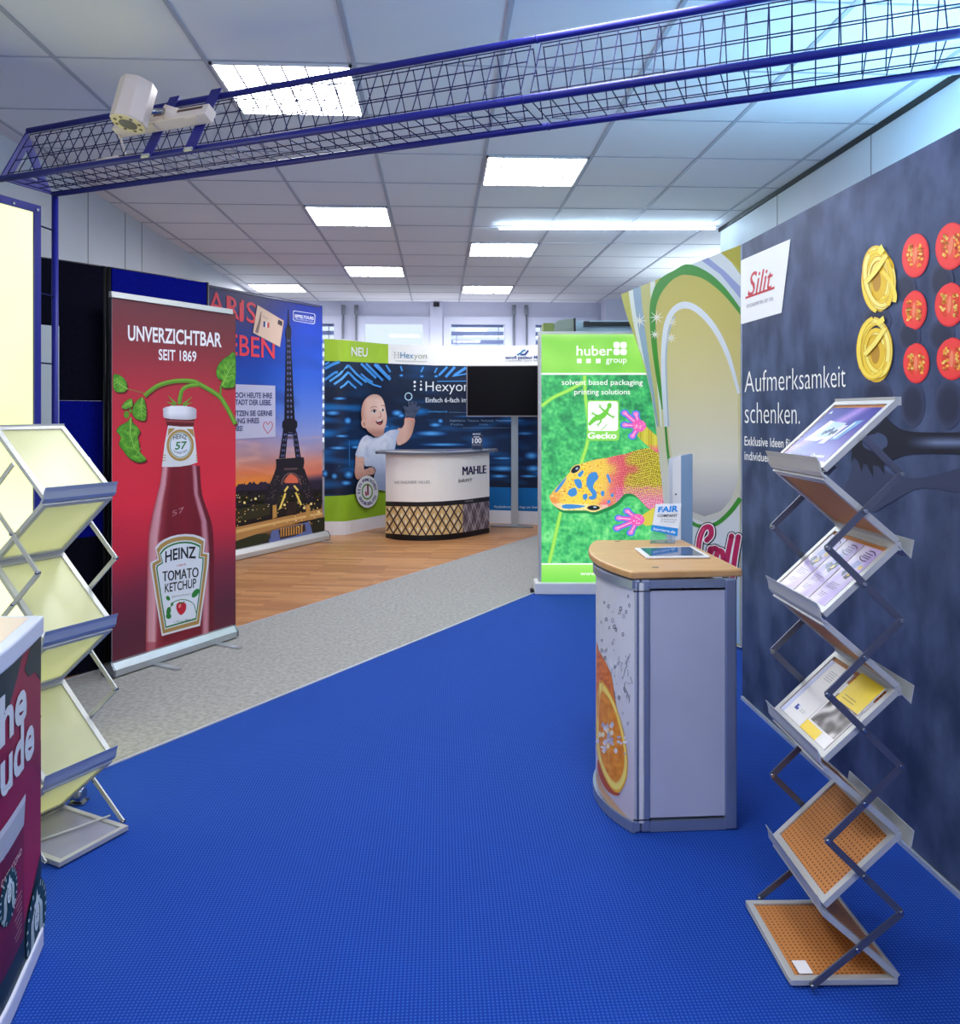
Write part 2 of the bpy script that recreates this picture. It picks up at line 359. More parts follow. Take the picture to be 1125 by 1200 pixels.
class Print:
    """printed shapes on a surface; mp(x, y, layer) -> world point"""
    def __init__(s, mp, slices=None): s.mp = mp; s.v = []; s.f = []; s.c = []; s.sl = slices
    def _add(s, pts, faces, col, layer):
        i = len(s.v)
        for p in pts:
            s.v.append(s.mp(p[0], p[1], layer)); c = col(p[0], p[1]) if callable(col) else col; s.c.append(lin(c))
        s.f += [tuple(i + k for k in f) for f in faces]
    def poly(s, pts, col, layer=1):
        pieces = [pts]
        if s.sl:
            x0 = min(p[0] for p in pts); x1 = max(p[0] for p in pts)
            if x1 - x0 > s.sl:
                n = int((x1 - x0) / s.sl) + 1; pieces = [clipx(pts, x0 + (x1 - x0) * k / n, x0 + (x1 - x0) * (k + 1) / n) for k in range(n)]
        for q in pieces:
            if len(q) < 3: continue
            tri = tessellate_polygon([[V((x, y, 0)) for x, y in q]]); s._add(q, [tuple(t) for t in tri], col, layer)
        return s
    def ring(s, outer, inner, col, layer=1):
        n = len(outer); s._add(list(outer) + list(inner), [(k, (k + 1) % n, n + (k + 1) % n, n + k) for k in range(n)], col, layer); return s
    def grid(s, x0, x1, top, bot, nx, ny, col, layer=0):
        pts = []
        ft = top if callable(top) else (lambda x: top); fb = bot if callable(bot) else (lambda x: bot)
        for j in range(ny + 1):
            for i in range(nx + 1):
                x = x0 + (x1 - x0) * i / nx; y = ft(x) + (fb(x) - ft(x)) * j / ny; pts.append((x, y))
        w_ = nx + 1
        s._add(pts, [(j * w_ + i, j * w_ + i + 1, (j + 1) * w_ + i + 1, (j + 1) * w_ + i) for j in range(ny) for i in range(nx)], col, layer); return s
    def cells(s, p, step, col, layer=1):
        x0 = min(q[0] for q in p); x1 = max(q[0] for q in p); y0 = min(q[1] for q in p); y1 = max(q[1] for q in p)
        y = y0
        while y < y1:
            # intersections of the row's middle with the outline: cells end on the outline itself
            ym = y + step / 2; xs = []
            j = len(p) - 1
            for i in range(len(p)):
                if (p[i][1] > ym) != (p[j][1] > ym): xs.append((p[j][0] - p[i][0]) * (ym - p[i][1]) / (p[j][1] - p[i][1]) + p[i][0])
                j = i
            xs.sort()
            for a, b in zip(xs[::2], xs[1::2]):
                n = max(1, int((b - a) / step)); pts = []; fc = []
                for k in range(n + 1):
                    x = a + (b - a) * k / n; pts += [(x, y), (x, y + step)]
                fc = [(2 * k, 2 * k + 2, 2 * k + 3, 2 * k + 1) for k in range(n)]
                s._add(pts, fc, col, layer)
            y += step
        return s
    def stroke(s, pts, wd, col, layer=1, round_=False):
        n = len(pts); L_, R_ = [], []
        for i, p in enumerate(pts):
            a = pts[max(0, i - 1)]; b = pts[min(n - 1, i + 1)]; dx, dy = b[0] - a[0], b[1] - a[1]; l = math.hypot(dx, dy) or 1
            w_ = (wd(i / (n - 1)) if callable(wd) else wd) / 2
            L_.append((p[0] - dy / l * w_, p[1] + dx / l * w_)); R_.append((p[0] + dy / l * w_, p[1] - dx / l * w_))
        s._add(L_ + R_, [(k, k + 1, n + k + 1, n + k) for k in range(n - 1)], col, layer)
        if round_:
            for i in (0, n - 1):
                w_ = (wd(i / (n - 1)) if callable(wd) else wd) / 2; s.poly(ell(pts[i][0], pts[i][1], w_, w_, 12), col, layer)
        return s
    def text(s, body, p0, p1, h0, h1=None, col=(255, 255, 255), layer=2, bold=0.0, shear=0.0, up=-1, arc=0.0):
        h1 = h0 if h1 is None else h1; vs, fs = text_mesh(body, bold)
        x0 = min(v[0] for v in vs); x1 = max(v[0] for v in vs); pts = []
        for x, y in vs:
            t = (x - x0) / (x1 - x0); h = h0 + (h1 - h0) * t; yy = y / CAP
            pts.append((p0[0] + (p1[0] - p0[0]) * t + shear * h * yy, p0[1] + (p1[1] - p0[1]) * t + up * (h * yy + arc * 4 * t * (1 - t))))
        s._add(pts, fs, col, layer); return s
    def ring_text(s, body, c, rx, ry, a0, a1, h, col, layer=2, bold=0.0, inward=False):
        n = len(body)
        for k, ch in enumerate(body):
            if ch == ' ': continue
            a = radians(a0 + (a1 - a0) * (k + 0.5) / n); vs, fs = text_mesh(ch, bold)
            xm = (min(v[0] for v in vs) + max(v[0] for v in vs)) / 2; px, py = c[0] + rx * cos(a), c[1] + ry * sin(a)
            nx, ny = cos(a), sin(a)
            if inward: nx, ny = -nx, -ny
            tx, ty = -ny, nx
            if not inward: tx, ty = -ny, nx
            pts = [(px + tx * (x - xm) / CAP * h + nx * (y / CAP - 0.5) * h, py + ty * (x - xm) / CAP * h + ny * (y / CAP - 0.5) * h) for x, y in vs]
            s._add(pts, fs, col, layer)
        return s
    def build(s, name, T, parent=None, m='ink', org=None):
        org = T.loc if T else V(org)
        me = bpy.data.meshes.new(name); me.from_pydata([v - org for v in s.v], [], s.f)
        a = me.color_attributes.new('ink', 'FLOAT_COLOR', 'POINT'); a.data.foreach_set('color', [x for c in s.c for x in c])
        me.materials.append(M[m]); me.update()
        o = bpy.data.objects.new(name, me); COL.objects.link(o); o.parent = parent if parent is not None else T.o
        return o
def on(surf, base=0.001, step=0.0006): return lambda x, y, l: surf.pos(*surf.hit(x, y), base + l * step)
def on_plane(o, a, b, n, base=0.0006, step=0.0004):
    """x along a, y along b in metres"""
    return lambda x, y, l: o + a * x + b * y + n * (base + l * step)
def slab(surf, u0, u1, z0, z1, off0, off1, mb=None, m=0, nseg=1):
    mb = mb or MB()
    us = [u0 + (u1 - u0) * k / nseg for k in range(nseg + 1)]
    fr = [surf.pos(u, z0, off1) for u in us] + [surf.pos(u, z0, off0) for u in reversed(us)]
    mb.prism(fr, (0, 0, z1 - z0), m, smooth=False); return mb

# ================================================================ SETTING
XL, XR, YB, YF, XFAR, CEIL = -2.34, 2.27, 11.06, -2.6, 5.2, EYE + 1.49
def line_x(a, b, x): t = (x - a.x) / (b.x - a.x); return V((x, a.y + (b.y - a.y) * t, 0))
def line_y(a, b, y): t = (y - a.y) / (b.y - a.y); return V((a.x + (b.x - a.x) * t, y, 0))
l1a, l1b = G(125, 898), G(632, 692); l2a, l2b = G(276, 736), G(630.7, 627.3)
mb = MB(); mb.obox((XL, YF, -0.1), (XFAR - XL, 0, 0), (0, YB - YF, 0), (0, 0, 0.1)); struct('floor', mb, 'carpet')
def flat(pts, z0, z1):
    m_ = MB(); m_.prism([V((p.x, p.y, z0)) for p in pts], (0, 0, z1 - z0)); return m_
g0, g1, w1, w0 = line_x(l1a, l1b, XL), line_y(l1a, l1b, YB), line_y(l2a, l2b, YB), line_x(l2a, l2b, XL)
struct('floor_grey', flat([g0, g1, w1, w0], 0.0005, 0.003), 'greyfloor')
struct('floor_wood', flat([w0, w1, V((XL, YB, 0))], 0.0005, 0.004), 'oak')
def floor_strip(name, a, b, wd, z, m_):
    q = MB(); d = (b - a).normalized(); n = V((d.y, -d.x, 0)) * wd; q.prism([V((p.x, p.y, 0.0006)) for p in (a, b, b + n, a + n)], (0, 0, z)); struct(name, q, m_)
floor_strip('trim_1', g0, g1, 0.016, 0.005, 'blade')
floor_strip('trim_2', w0, w1, 0.012, 0.0055, 'tbar')

mb = MB(); mb.obox((XL, YF, CEIL), (XFAR - XL, 0, 0), (0, YB - YF, 0), (0, 0, 0.08)); struct('ceiling', mb, 'tile')
COLX = [-0.0513 - 0.0 + 0.625 * k for k in range(-4, 9)]; COLX = [x - 0.3125 for x in COLX]
ROWY = lambda n: 3.517 + 0.607 * n
mb = MB()
for x in COLX:
    if XL < x < XFAR: mb.box((x, (YF + YB) / 2, CEIL - 0.002), (0.020, YB - YF, 0.006))
for n in range(-10, 13):
    if YF < ROWY(n) < YB: mb.box(((XL + XFAR) / 2, ROWY(n), CEIL - 0.0015), (XFAR - XL, 0.009, 0.005))
struct('trim_3', mb, 'tbar')

mb = MB(); mb.obox((XL - 0.1, YF, 0), (0.1, 0, 0), (0, YB - YF, 0), (0, 0, CEIL)); struct('wall_left', mb, 'wall')
mb = MB(); mb.obox((XR, YF, 0), (0.22, 0, 0), (0, 6.52 - YF, 0), (0, 0, CEIL - 0.012)); struct('wall_right', mb, 'wall')
mb = MB(); mb.obox((XR - 0.012, YF, CEIL - 0.03), (0.24, 0, 0), (0, 6.54 - YF, 0), (0, 0, 0.03)); struct('trim_4', mb, 'dark')  # black strip stands in for the shadow in the wall-ceiling gap
mb = MB(); mb.obox((XFAR, YF, 0), (0.1, 0, 0), (0, YB - YF, 0), (0, 0, CEIL)); struct('wall_far', mb, 'backwall')
mb = MB(); mb.obox((XL, YF - 0.1, 0), (XFAR - XL, 0, 0), (0, 0.1, 0), (0, 0, CEIL)); struct('wall_front', mb, 'wall')
# joints between wall panels
for i, px in enumerate((103, 146.5, 166)):
    d = ray(px, 280); t = XL / d.x; q = MB(); q.box((XL + 0.001, d.y * t, CEIL / 2), (0.003, 0.008, CEIL)); struct('trim_%d' % (5 + i), q, 'wallgroove')
for i, px in enumerate((911, 1021)):
    d = ray(px, 250); t = XR / d.x; q = MB(); q.box((XR - 0.001, d.y * t, CEIL / 2), (0.003, 0.006, CEIL - 0.03)); struct('trim_%d' % (8 + i), q, 'wallgroove')

# back wall with four windows
back = Surf([(XL, YB), (XFAR, YB)])
def bx(px): return back.hit(px, 400)[0] + XL
WIN = [(bx(330), bx(400.5)), (bx(418.7), bx(504)), (bx(519.5), bx(600)), (bx(618.7), bx(700))]
WZ0, WZ1 = 0.95, back.hit(460, 371)[1]
mb = MB()
mb.obox((XL, YB, 0), (XFAR - XL, 0, 0), (0, 0.2, 0), (0, 0, WZ0)); mb.obox((XL, YB, WZ1), (XFAR - XL, 0, 0), (0, 0.2, 0), (0, 0, CEIL - WZ1))
xs = [XL] + [x for w_ in WIN for x in w_] + [XFAR]
for a, b in zip(xs[::2], xs[1::2]): mb.obox((a, YB, WZ0), (b - a, 0, 0), (0, 0.2, 0), (0, 0, WZ1 - WZ0))
struct('wall_back', mb, 'backwall')
q = MB(); x0 = bx(504); q.obox((x0, YB - 0.05, 0), (bx(518.5) - x0, 0, 0), (0, 0.05, 0), (0, 0, CEIL)); struct('trim_10', q, 'winframe')
q = MB(); x0 = bx(508); q.obox((x0, YB - 0.075, CEIL - 0.075), (bx(515) - x0, 0, 0), (0, 0.024, 0), (0, 0, 0.06)); struct('trim_11', q, 'dark')
q = MB(); x0 = bx(704); q.obox((x0, YB - 0.35, 0), (0.42, 0, 0), (0, 0.35, 0), (0, 0, CEIL)); struct('wall_pillar', q, 'backwall')
for i, (a, b) in enumerate(WIN):
    h = WZ1 - WZ0; q = MB(); fw = 0.10
    for o_, s_ in (((a, WZ0), (fw, h)), ((b - fw, WZ0), (fw, h)), ((a + fw, WZ1 - fw), (b - a - 2 * fw, fw)), ((a + fw, WZ0), (b - a - 2 * fw, fw))):
        q.obox((o_[0], YB - 0.03 + (0.004 if o_[0] > a and o_[0] < b - fw - 0.001 else 0), o_[1]), (s_[0], 0, 0), (0, 0.09, 0), (0, 0, s_[1]))
    wo = struct('window_%d' % (i + 1), q, 'winframe')
    q = MB(); q.obox((a + fw, YB + 0.03, WZ0 + fw), (b - a - 2 * fw, 0, 0), (0, 0.006, 0), (0, 0, h - 2 * fw)); q.build('pane', None, 'glass', parent=wo)
    if i != 1:
        q = MB(); z = WZ1 - fw - 0.03
        while z > WZ0 + fw: 
            q.obox((a + fw + 0.01, YB + 0.065, z), (b - a - 2 * fw - 0.02, 0, 0), (0, 0.022, 0.058), (0, 0.002, -0.001)); z -= 0.115
        for xx in (a + fw + 0.08, b - fw - 0.08): q.tube((xx, YB + 0.06, WZ0 + fw), (xx, YB + 0.06, WZ1 - fw), 0.006, 6)
        q.build('blind', None, 'blind', parent=wo)
for i, px in enumerate((403, 418, 602, 616.5)):
    x = bx(px); q = MB(); q.tube((x, YB - 0.045, 1.9), (x, YB - 0.045, back.hit(px, 360)[1]), 0.012, 8); q.tube((x, YB - 0.045, back.hit(px, 369)[1]), (x, YB - 0.045, back.hit(px, 358)[1]), 0.028, 8)
    struct('trim_%d' % (12 + i), q, 'wallgroove')

# recessed ceiling lights
def ceiling_light(x0, n, label):
    y0 = ROWY(n); t = Thing('ceiling_light', label, 'ceiling light', (x0 + 0.3125, y0 + 0.3, CEIL - 0.012), 'recessed ceiling lights')
    a, b, c, d = x0 + 0.012, x0 + 0.613, y0 + 0.006, y0 + 0.601
    q = MB(); f = 0.012
    for o_, s_ in (((a, c), (f, d - c)), ((b - f, c), (f, d - c)), ((a, c), (b - a, f)), ((a, d - f), (b - a, f))): q.obox((o_[0], o_[1], CEIL - 0.014), (s_[0], 0, 0), (0, s_[1], 0), (0, 0, 0.014))
    q.build('frame', t, 'lamp_frame')
    q = MB(); q.face([(a + f, c + f, CEIL - 0.006), (b - f, c + f, CEIL - 0.006), (b - f, d - f, CEIL - 0.006), (a + f, d - f, CEIL - 0.006)]); q.build('diffuser', t, 'lamp_on')
    q = MB()
    for k in range(1, 6): x = a + (b - a) * k / 6; q.obox((x - 0.004, c + f, CEIL - 0.012), (0.008, 0, 0), (0, d - c - 2 * f, 0), (0, 0, 0.003))
    for k in range(1, 3): y = c + (d - c) * k / 3; q.obox((a + f, y - 0.004, CEIL - 0.012), (b - a - 2 * f, 0, 0), (0, 0.008, 0), (0, 0, 0.003))
    q.build('louvre', t, 'louvre')
c0, c1_, c2_, c3_ = COLX[1], COLX[3], COLX[5], COLX[7]
c1_ = min(COLX, key=lambda x: abs(x + 0.989)); c2_ = min(COLX, key=lambda x: abs(x - 0.261)); c0 = min(COLX, key=lambda x: abs(x + 2.239)); c3_ = min(COLX, key=lambda x: abs(x - 1.511))
ceiling_light(c1_, 0, 'largest bright square ceiling light, behind the blue mesh truss beside the spotlight')
ceiling_light(c2_, 2, 'square ceiling light just below the blue truss, right of the room\'s middle')
ceiling_light(c1_, 4, 'square ceiling light left of middle, level with the glowing tube on the ceiling')
ceiling_light(c2_, 6, 'square ceiling light just beyond the long glowing tube, right of middle')
ceiling_light(c1_, 8, 'small far ceiling light left of middle, above the window without blind')
ceiling_light(c2_, 10, 'small farthest ceiling light right of middle, above the window with slatted blind')
ceiling_light(c0, 10, 'far ceiling light at left, above the Paris poster')
ceiling_light(c1_, -4, 'ceiling light behind the viewer, left of the aisle')
ceiling_light(c2_, -2, 'ceiling light overhead of the viewer, right of the aisle')
ceiling_light(c2_, -6, 'ceiling light far behind the viewer, right of the aisle')

# glowing tube under the ceiling and uplight behind the grey wall
ta, tb = DP(585, 262, 6.5), DP(838, 263, 6.5); ta.z = tb.z = CEIL - 0.032
t = Thing('tube_light', 'long thin glowing tube light under the ceiling, ending near the white wall corner', 'tube light', (ta + tb) / 2)
q = MB(); q.tube(ta, tb, 0.0075, 10); q.build('tube', t, 'strip_on')
q = MB(); d = (tb - ta).normalized()
q.obox(ta - d * 0.03 + V((0, -0.005, 0.010)), tb - ta + d * 0.06, (0, 0.01, 0), (0, 0, 0.014)); q.build('fitting', t, 'lamp_frame')

# fill lights on stands, added out of view to brighten the ceiling
def fill_uplighter(x, y, z, sx, sy, watts, label, colr=(0.92, 0.95, 1.0)):
    t = Thing('fill_uplighter', label, 'fill_uplighter', (x, y, 0))
    q = MB(); q.tube((x, y, 0.004), (x, y, 0.03), min(sx, sy, 0.3) * 0.5, 20); q.tube((x, y, 0.03), (x, y, z - 0.04), 0.014); q.build('stand', t, 'steel')
    q = MB(); q.box((x, y, z - 0.03), (sx, sy, 0.02)); q.build('reflector', t, 'white')
    ld = bpy.data.lights.new('fill_lamp', 'AREA'); ld.shape = 'RECTANGLE'; ld.size = sx; ld.size_y = sy; ld.energy = watts; ld.color = colr
    lo = bpy.data.objects.new('fill_lamp', ld); COL.objects.link(lo); lo.parent = t.o; lo.location = (0, 0, z - 0.015); lo.rotation_euler = (pi, 0, 0)
fill_uplighter(3.2, 8.0, 2.05, 1.2, 1.2, UPW * 0.45, 'uplighter on a pole, added unseen behind the green backlit banner', (0.74, 0.91, 1.0))
fill_uplighter(0.2, 10.86, 2.2, 3.0, 0.2, UPW * 0.08, 'uplighter bar added unseen behind the curved picture wall', (0.9, 0.92, 1.0))
fill_uplighter(0.2, -1.6, 1.9, 1.6, 1.0, UPW * 1.0, 'uplighter on a pole, added behind the viewer')

# ================================================================ GREY PRINTED WALL (right)
wa, wb = G(869.8, 819.2), G(1125, 1052)
wdir = (wb - wa).normalized(); wend = wb + wdir * 1.1
silit = Surf([wa, wend])
H0 = silit.hit(869.8, 284.4)[1]; H1 = silit.hit(1125, 152.9)[1]; WH = (H0 + H1) / 2
back_n = V((-silit.n[0].x, -silit.n[0].y, 0))
T = Thing('exhibition_wall', 'tall dark grey concrete-look printed wall with pasta and tomato slices, right side', 'display wall', (wa + wend) / 2)
q = MB(); q.prism([V((p.x, p.y, 0.02)) for p in (wa, wend, wend + back_n * 0.1, wa + back_n * 0.1)], (0, 0, WH - 0.02)); pan = q.build('panel', T, 'concrete')
q = MB(); q.prism([V((p.x, p.y, 0.0)) for p in (wa - back_n * 0.008, wend - back_n * 0.008, wend + back_n * 0.1, wa + back_n * 0.1)], (0, 0, 0.016)); q.build('base_glow_strip', T, 'blade')  # pale strip added in place of the glow line along the wall's foot
mp = on(silit)
# fork and its printed shadow
INK = (20, 26, 46); SHD = (54, 64, 96)
p = Print(mp)
for cx_, cy_, rx, ry in ((1028, 470, 17, 26), (1028, 376, 15, 16), (1070, 474, 13, 24), (1112, 474, 15, 26), (1062, 338, 11, 16), (1066, 394, 12, 16), (1104, 330, 13, 20), (1104, 394, 14, 18)):
    for k in range(4): p.poly(ell(cx_, cy_, rx * (1.1 - 0.13 * k), ry * (1.1 - 0.13 * k)), mixc((58, 68, 100), (36, 44, 72), k / 3), 1 + k * 0.4)
p.poly(spline([(998, 556), (1000, 540), (1008, 528), (1024, 536), (1046, 556), (1080, 560), (1130, 548), (1180, 545), (1180, 580), (1130, 578), (1080, 572), (1046, 588), (1024, 600), (1006, 592), (992, 596), (990, 570)]), SHD, 1)
p.build('shadow_print', T, parent=pan)
p = Print(mp)
f = spline([(1180, 507), (1110, 507), (1080, 506.5), (1064, 505), (1054, 502), (1044, 494), (1037, 486), (1033, 496), (1024, 503), (1012, 508), (1003, 517), (999, 527), (1002, 537), (1012, 543), (1026, 546), (1038, 545), (1046, 540), (1055, 535), (1068, 532.5), (1084, 531.5), (1120, 532), (1180, 534)], 4)
p.poly(f, INK, 2)
hole = spline([(1010, 518), (1018, 509), (1030, 507), (1039, 512), (1041, 520), (1036, 528), (1024, 530), (1013, 526)], 4)
p.poly(hole, (64, 78, 114), 2.6); p.stroke(hole[18:] + hole[:8], 3.2, (18, 23, 42), 3)
for a, b in (((1004, 530), (998, 541)), ((1009, 540), (1010.5, 554)), ((1018, 543), (1024, 560)), ((1030, 544), (1037, 556)), ((1001, 522), (995, 530))): p.poly([(a[0] - 4.5, a[1] - 5), (a[0] + 4.5, a[1] - 5), b], INK, 2.2)
p.grid(1062, 1180, lambda x: 510.6, lambda x: 527.5, 40, 10, lambda x, y: mixc(INK, (118, 134, 174), max(0, 1 - abs(y - 518.6) / 8.5) * max(0, min(1, (x - 1062) / 34))), 3)
p.build('fork_print', T, parent=pan)
# pasta nests
def pasta(cx_, cy_, rx, ry, seed):
    p = Print(mp); r = random.Random(seed); base = [(cx_ + (rx * (0.92 + 0.14 * r.random())) * cos(2 * pi * k / 14), cy_ + ry * (0.94 + 0.1 * r.random()) * sin(2 * pi * k / 14)) for k in range(14)]
    p.poly(spline(base, 4), (238, 196, 52), 2); p.poly(ell(cx_ - 2, cy_ + 2, rx * 0.26, ry * 0.34), (190, 142, 44), 2.3)
    for k in range(11):
        a = r.random() * 40 - 20; sx = 0.60 + 0.045 * k * r.uniform(0.6, 1.0); c0 = (cx_ + r.uniform(-3, 3), cy_ + r.uniform(-5, 5)); st = r.random() * 360
        path = ell(c0[0], c0[1], rx * min(0.92, sx), ry * min(0.93, sx + 0.02), 30, a * 0.5, st, st + r.uniform(150, 300))
        cc = r.choice([(255, 226, 84), (255, 234, 112), (248, 212, 64), (255, 240, 140)])
        p.stroke(path, 5.4, (218, 172, 44), 2.6 + k * 0.5); p.stroke(path, 4.2, cc, 2.8 + k * 0.5)
    p.stroke(spline([(cx_ - rx * 0.7, cy_ + ry * 0.1), (cx_ - 2, cy_ - ry * 0.25), (cx_ + rx * 0.55, cy_ - ry * 0.75)], closed=False), 6, (216, 170, 44), 8.6); p.stroke(spline([(cx_ - rx * 0.7, cy_ + ry * 0.1), (cx_ - 2, cy_ - ry * 0.25), (cx_ + rx * 0.55, cy_ - ry * 0.75)], closed=False), 5, (255, 236, 116), 9)
    return p
p = pasta(1030, 327, 19.5, 38, 3); p.stroke(spline([(1036, 318), (1046, 330), (1051, 345), (1050, 354)], closed=False), 4.6, (255, 226, 92), 10); p.poly([(1030, 294), (1035, 286), (1039, 294), (1034, 299)], (255, 234, 104), 9.4); p.build('pasta_print', T, parent=pan)
p = pasta(1028.5, 412, 19.5, 37, 8); p.poly([(1028, 378), (1037, 370), (1039, 376), (1032, 383)], (255, 234, 104), 9.4); p.build('pasta_print', T, parent=pan)
# tomato slices
for i, (cx_, cy_, rx, ry, ro) in enumerate(((1073.6, 299.6, 15.8, 26, 6), (1072.4, 363.5, 14.5, 23.2, 4), (1074.5, 425.6, 15.4, 23.6, 0), (1115.5, 288.5, 18.5, 28, 8), (1114, 357, 17.8, 26, 5), (1116.5, 420.5, 18.2, 25, 2))):
    p = Print(mp); r = random.Random(40 + i)
    p.poly(ell(cx_, cy_, rx, ry, 32, ro), (232, 40, 50), 2); p.poly(ell(cx_ - 0.5, cy_ - 0.5, rx * 0.93, ry * 0.94, 32, ro), (250, 66, 68), 2.5)
    p.cells(ell(cx_, cy_, rx * 0.80, ry * 0.80, 30, ro), 1.4, lambda x, y: mixc((246, 130, 84), (250, 70, 64), min(1, math.hypot((x - cx_) / rx, (y - cy_) / ry) * 1.7)), 3)
    for sg in (-1, 1):
        p.poly(spline([(cx_ + sg * rx * 0.18, cy_ - ry * 0.5), (cx_ + sg * rx * 0.5, cy_ - ry * 0.46), (cx_ + sg * rx * 0.66, cy_), (cx_ + sg * rx * 0.5, cy_ + ry * 0.46), (cx_ + sg * rx * 0.2, cy_ + ry * 0.52), (cx_ + sg * rx * 0.3, cy_)], 4), (232, 66, 40), 3.5)
        for k in range(15):
            t = r.uniform(-0.5, 0.5); d_ = r.uniform(0.26, 0.6) * (1 - 0.3 * abs(t)); p.poly(ell(cx_ + sg * rx * d_, cy_ + ry * t, 1.6, 2.2, 8, r.uniform(0, 180)), r.choice([(255, 186, 76), (255, 160, 60), (255, 214, 110), (206, 70, 34)]), 4)
    p.poly(ell(cx_, cy_, rx * 0.13, ry * 0.4, 14, ro), (252, 140, 104), 4.4); p.build('tomato_print', T, parent=pan)
# logo card
p = Print(mp); p.poly([(868.6, 305.3), (927, 280), (916.4, 366.5), (868.6, 380.2)], (250, 252, 255), 2)
RED = (206, 22, 52)
p.text('Silit', (876.5, 347.5), (904, 338), 28, 26, RED, 3, 0.005, 0.16); p.poly([(874.5, 347.8), (908.5, 335.6), (908, 338.6), (874, 350.6)], RED, 3)
p.text('KOCHEXPERTEN. SEIT 1920.', (875.8, 361), (907, 351.8), 4, 4, (90, 96, 130), 3)
p.build('logo_card_print', T, parent=pan)
p = Print(mp)
p.text('Aufmerksamkeit', (873, 459.8), (991.5, 453.5), 24.5, 27, (255, 255, 255), 2, -0.010)
p.text('schenken.', (873.3, 495.8), (938, 497), 24.5, 26, (255, 255, 255), 2, -0.010)
p.text('Exklusive Ideen f\u00fcr Ihre', (873, 521.8), (944, 526), 10.5, 10.5, (252, 252, 255), 2, 0.008)
p.text('individuellen Feste', (873, 538.6), (928, 543.8), 10, 10, (252, 252, 255), 2, 0.008)
p.build('lettering', T, parent=pan)

# uplight tube added out of view behind that wall to brighten the ceiling
t0 = wa + wdir * 0.4 + back_n * 0.32; t1 = wa + wdir * 2.4 + back_n * 0.32
T = Thing('fill_uplight', 'bluish uplight tube on a stand, added unseen behind the grey printed wall', 'fill_uplight', (t0 + t1) / 2)
q = MB(); q.tube(t0 + V((0, 0, 2.26)), t1 + V((0, 0, 2.26)), 0.018, 10); q.build('tube', T, 'upl_on')
q = MB(); q.bar(t0 + V((0, 0, 2.225)), t1 + V((0, 0, 2.225)), 0.08, 0.02); 
for e in (t0, t1): q.tube(e, e + V((0, 0, 2.22)), 0.015); q.tube(e, e + V((0, 0, 0.02)), 0.1, 16)
q.build('stand', T, 'steel')

# ================================================================ CURVED FABRIC WALL (sweets)
tr = CM(1.59, 5.0); tl = CM(0.1724 * 6.42, 6.42)
trolli = Surf([tl, tr]); tn = V((-trolli.n[0].x, -trolli.n[0].y, 0))
edge_l = spline([(728, 345), (733.5, 366), (743, 392), (753, 422), (761, 452), (767.5, 490), (773, 540), (778, 590), (781.5, 650), (783, 700), (784, 735)], 4, False)
outl = [trolli.hit(*p_) for p_ in edge_l] + [(trolli.hit(784, 735)[0], 0.012), (trolli.L, 0.012), trolli.hit(867.6, 287)]
outl = [(max(u, -0.0), z) for u, z in outl]
T = Thing('fabric_display', 'curved-edge olive fabric display with green oval rings, between grey wall and green banner', 'display wall', (tl + tr) / 2)
q = MB(); q.prism([trolli.pos(u, z, 0) for u, z in outl], tn * 0.05); pan = q.build('panel', T, 'white')
mp = on(trolli, 0.001, 0.0007)
shape = edge_l + [(784, 735), (783, 790), (867.8, 764), (867.6, 287)]
shape = edge_l + [(868, 766), (868, 287)]
p = Print(mp)
def tcol(x, y):
    c = ramp([(287, (178, 178, 66)), (400, (176, 174, 88)), (470, (200, 196, 140)), (560, (214, 214, 204)), (640, (206, 214, 224)), (760, (150, 190, 226))], y); return c
p.poly(edge_l + [(868, 757), (868, 287)], (176, 176, 74), 0.4); p.cells(scale_poly(edge_l + [(868, 757), (868, 287)], 0.992), 1.5, tcol, 0.8)
def topy(x): return 345 - (x - 728) * 58 / 139.6
def band(pts_top, pts_side, col, l):  # closed strip
    p.poly(pts_top + pts_side, col, l)
# stripes at the left that follow the outline
LX = lambda y: min(edge_l, key=lambda e: abs(e[1] - y))[0]
def strip(x0t, x1t, yb, k0, k1, col, l):
    a, b = [], []
    for i in range(25):
        f_ = i / 24; y0 = topy(x0t) + (yb - topy(x0t)) * f_; y1 = topy(x1t) + (yb - topy(x1t)) * f_
        g_ = f_ * f_ * (3 - 2 * f_) * 0.15 + f_ * 0.85
        a.append((max(LX(y0) + 0.5, x0t + (k0 - x0t) * g_ ** 1.15), y0)); b.append((max(LX(y1) + 0.6, x1t + (k1 - x1t) * g_ ** 1.15), y1))
    p.poly(a + b[::-1], col, l)
strip(737, 742, 500, 769, 770, (212, 220, 214), 1.4)
strip(742, 751, 500, 770, 772, (138, 164, 186), 1.5)
strip(751, 762, 500, 772, 775, (184, 182, 116), 1.4)
strip(762, 768, 500, 774, 776, (214, 222, 214), 1.5)
# right-hand corner bands
p.poly([(806, 311), (822, 305), (845, 320), (868, 350), (868, 362), (848, 340), (830, 322)], (196, 208, 216), 1.4)
p.poly([(822, 305), (838, 299), (852, 312), (868, 334), (868, 350), (845, 322)], (140, 152, 200), 1.5)
p.poly([(830, 302), (845, 296), (858, 308), (868, 322), (868, 336), (850, 318)], (206, 216, 222), 1.6)
p.poly([(845, 296), (867.5, 287.5), (867.8, 316), (858, 306)], (172, 164, 40), 1.7)
GRN = (52, 138, 44)
og = spline([(776, 480), (769, 440), (763.5, 400), (761.5, 363), (766, 340), (775, 326), (790, 317), (806.7, 309.5), (830, 319), (850, 337), (868, 361)], 6, False)
ig = spline([(779, 480), (774, 440), (770, 400), (768.5, 366), (774, 346), (785, 331), (795, 324), (805, 322), (825, 327), (848, 345), (868, 369)], 6, False)
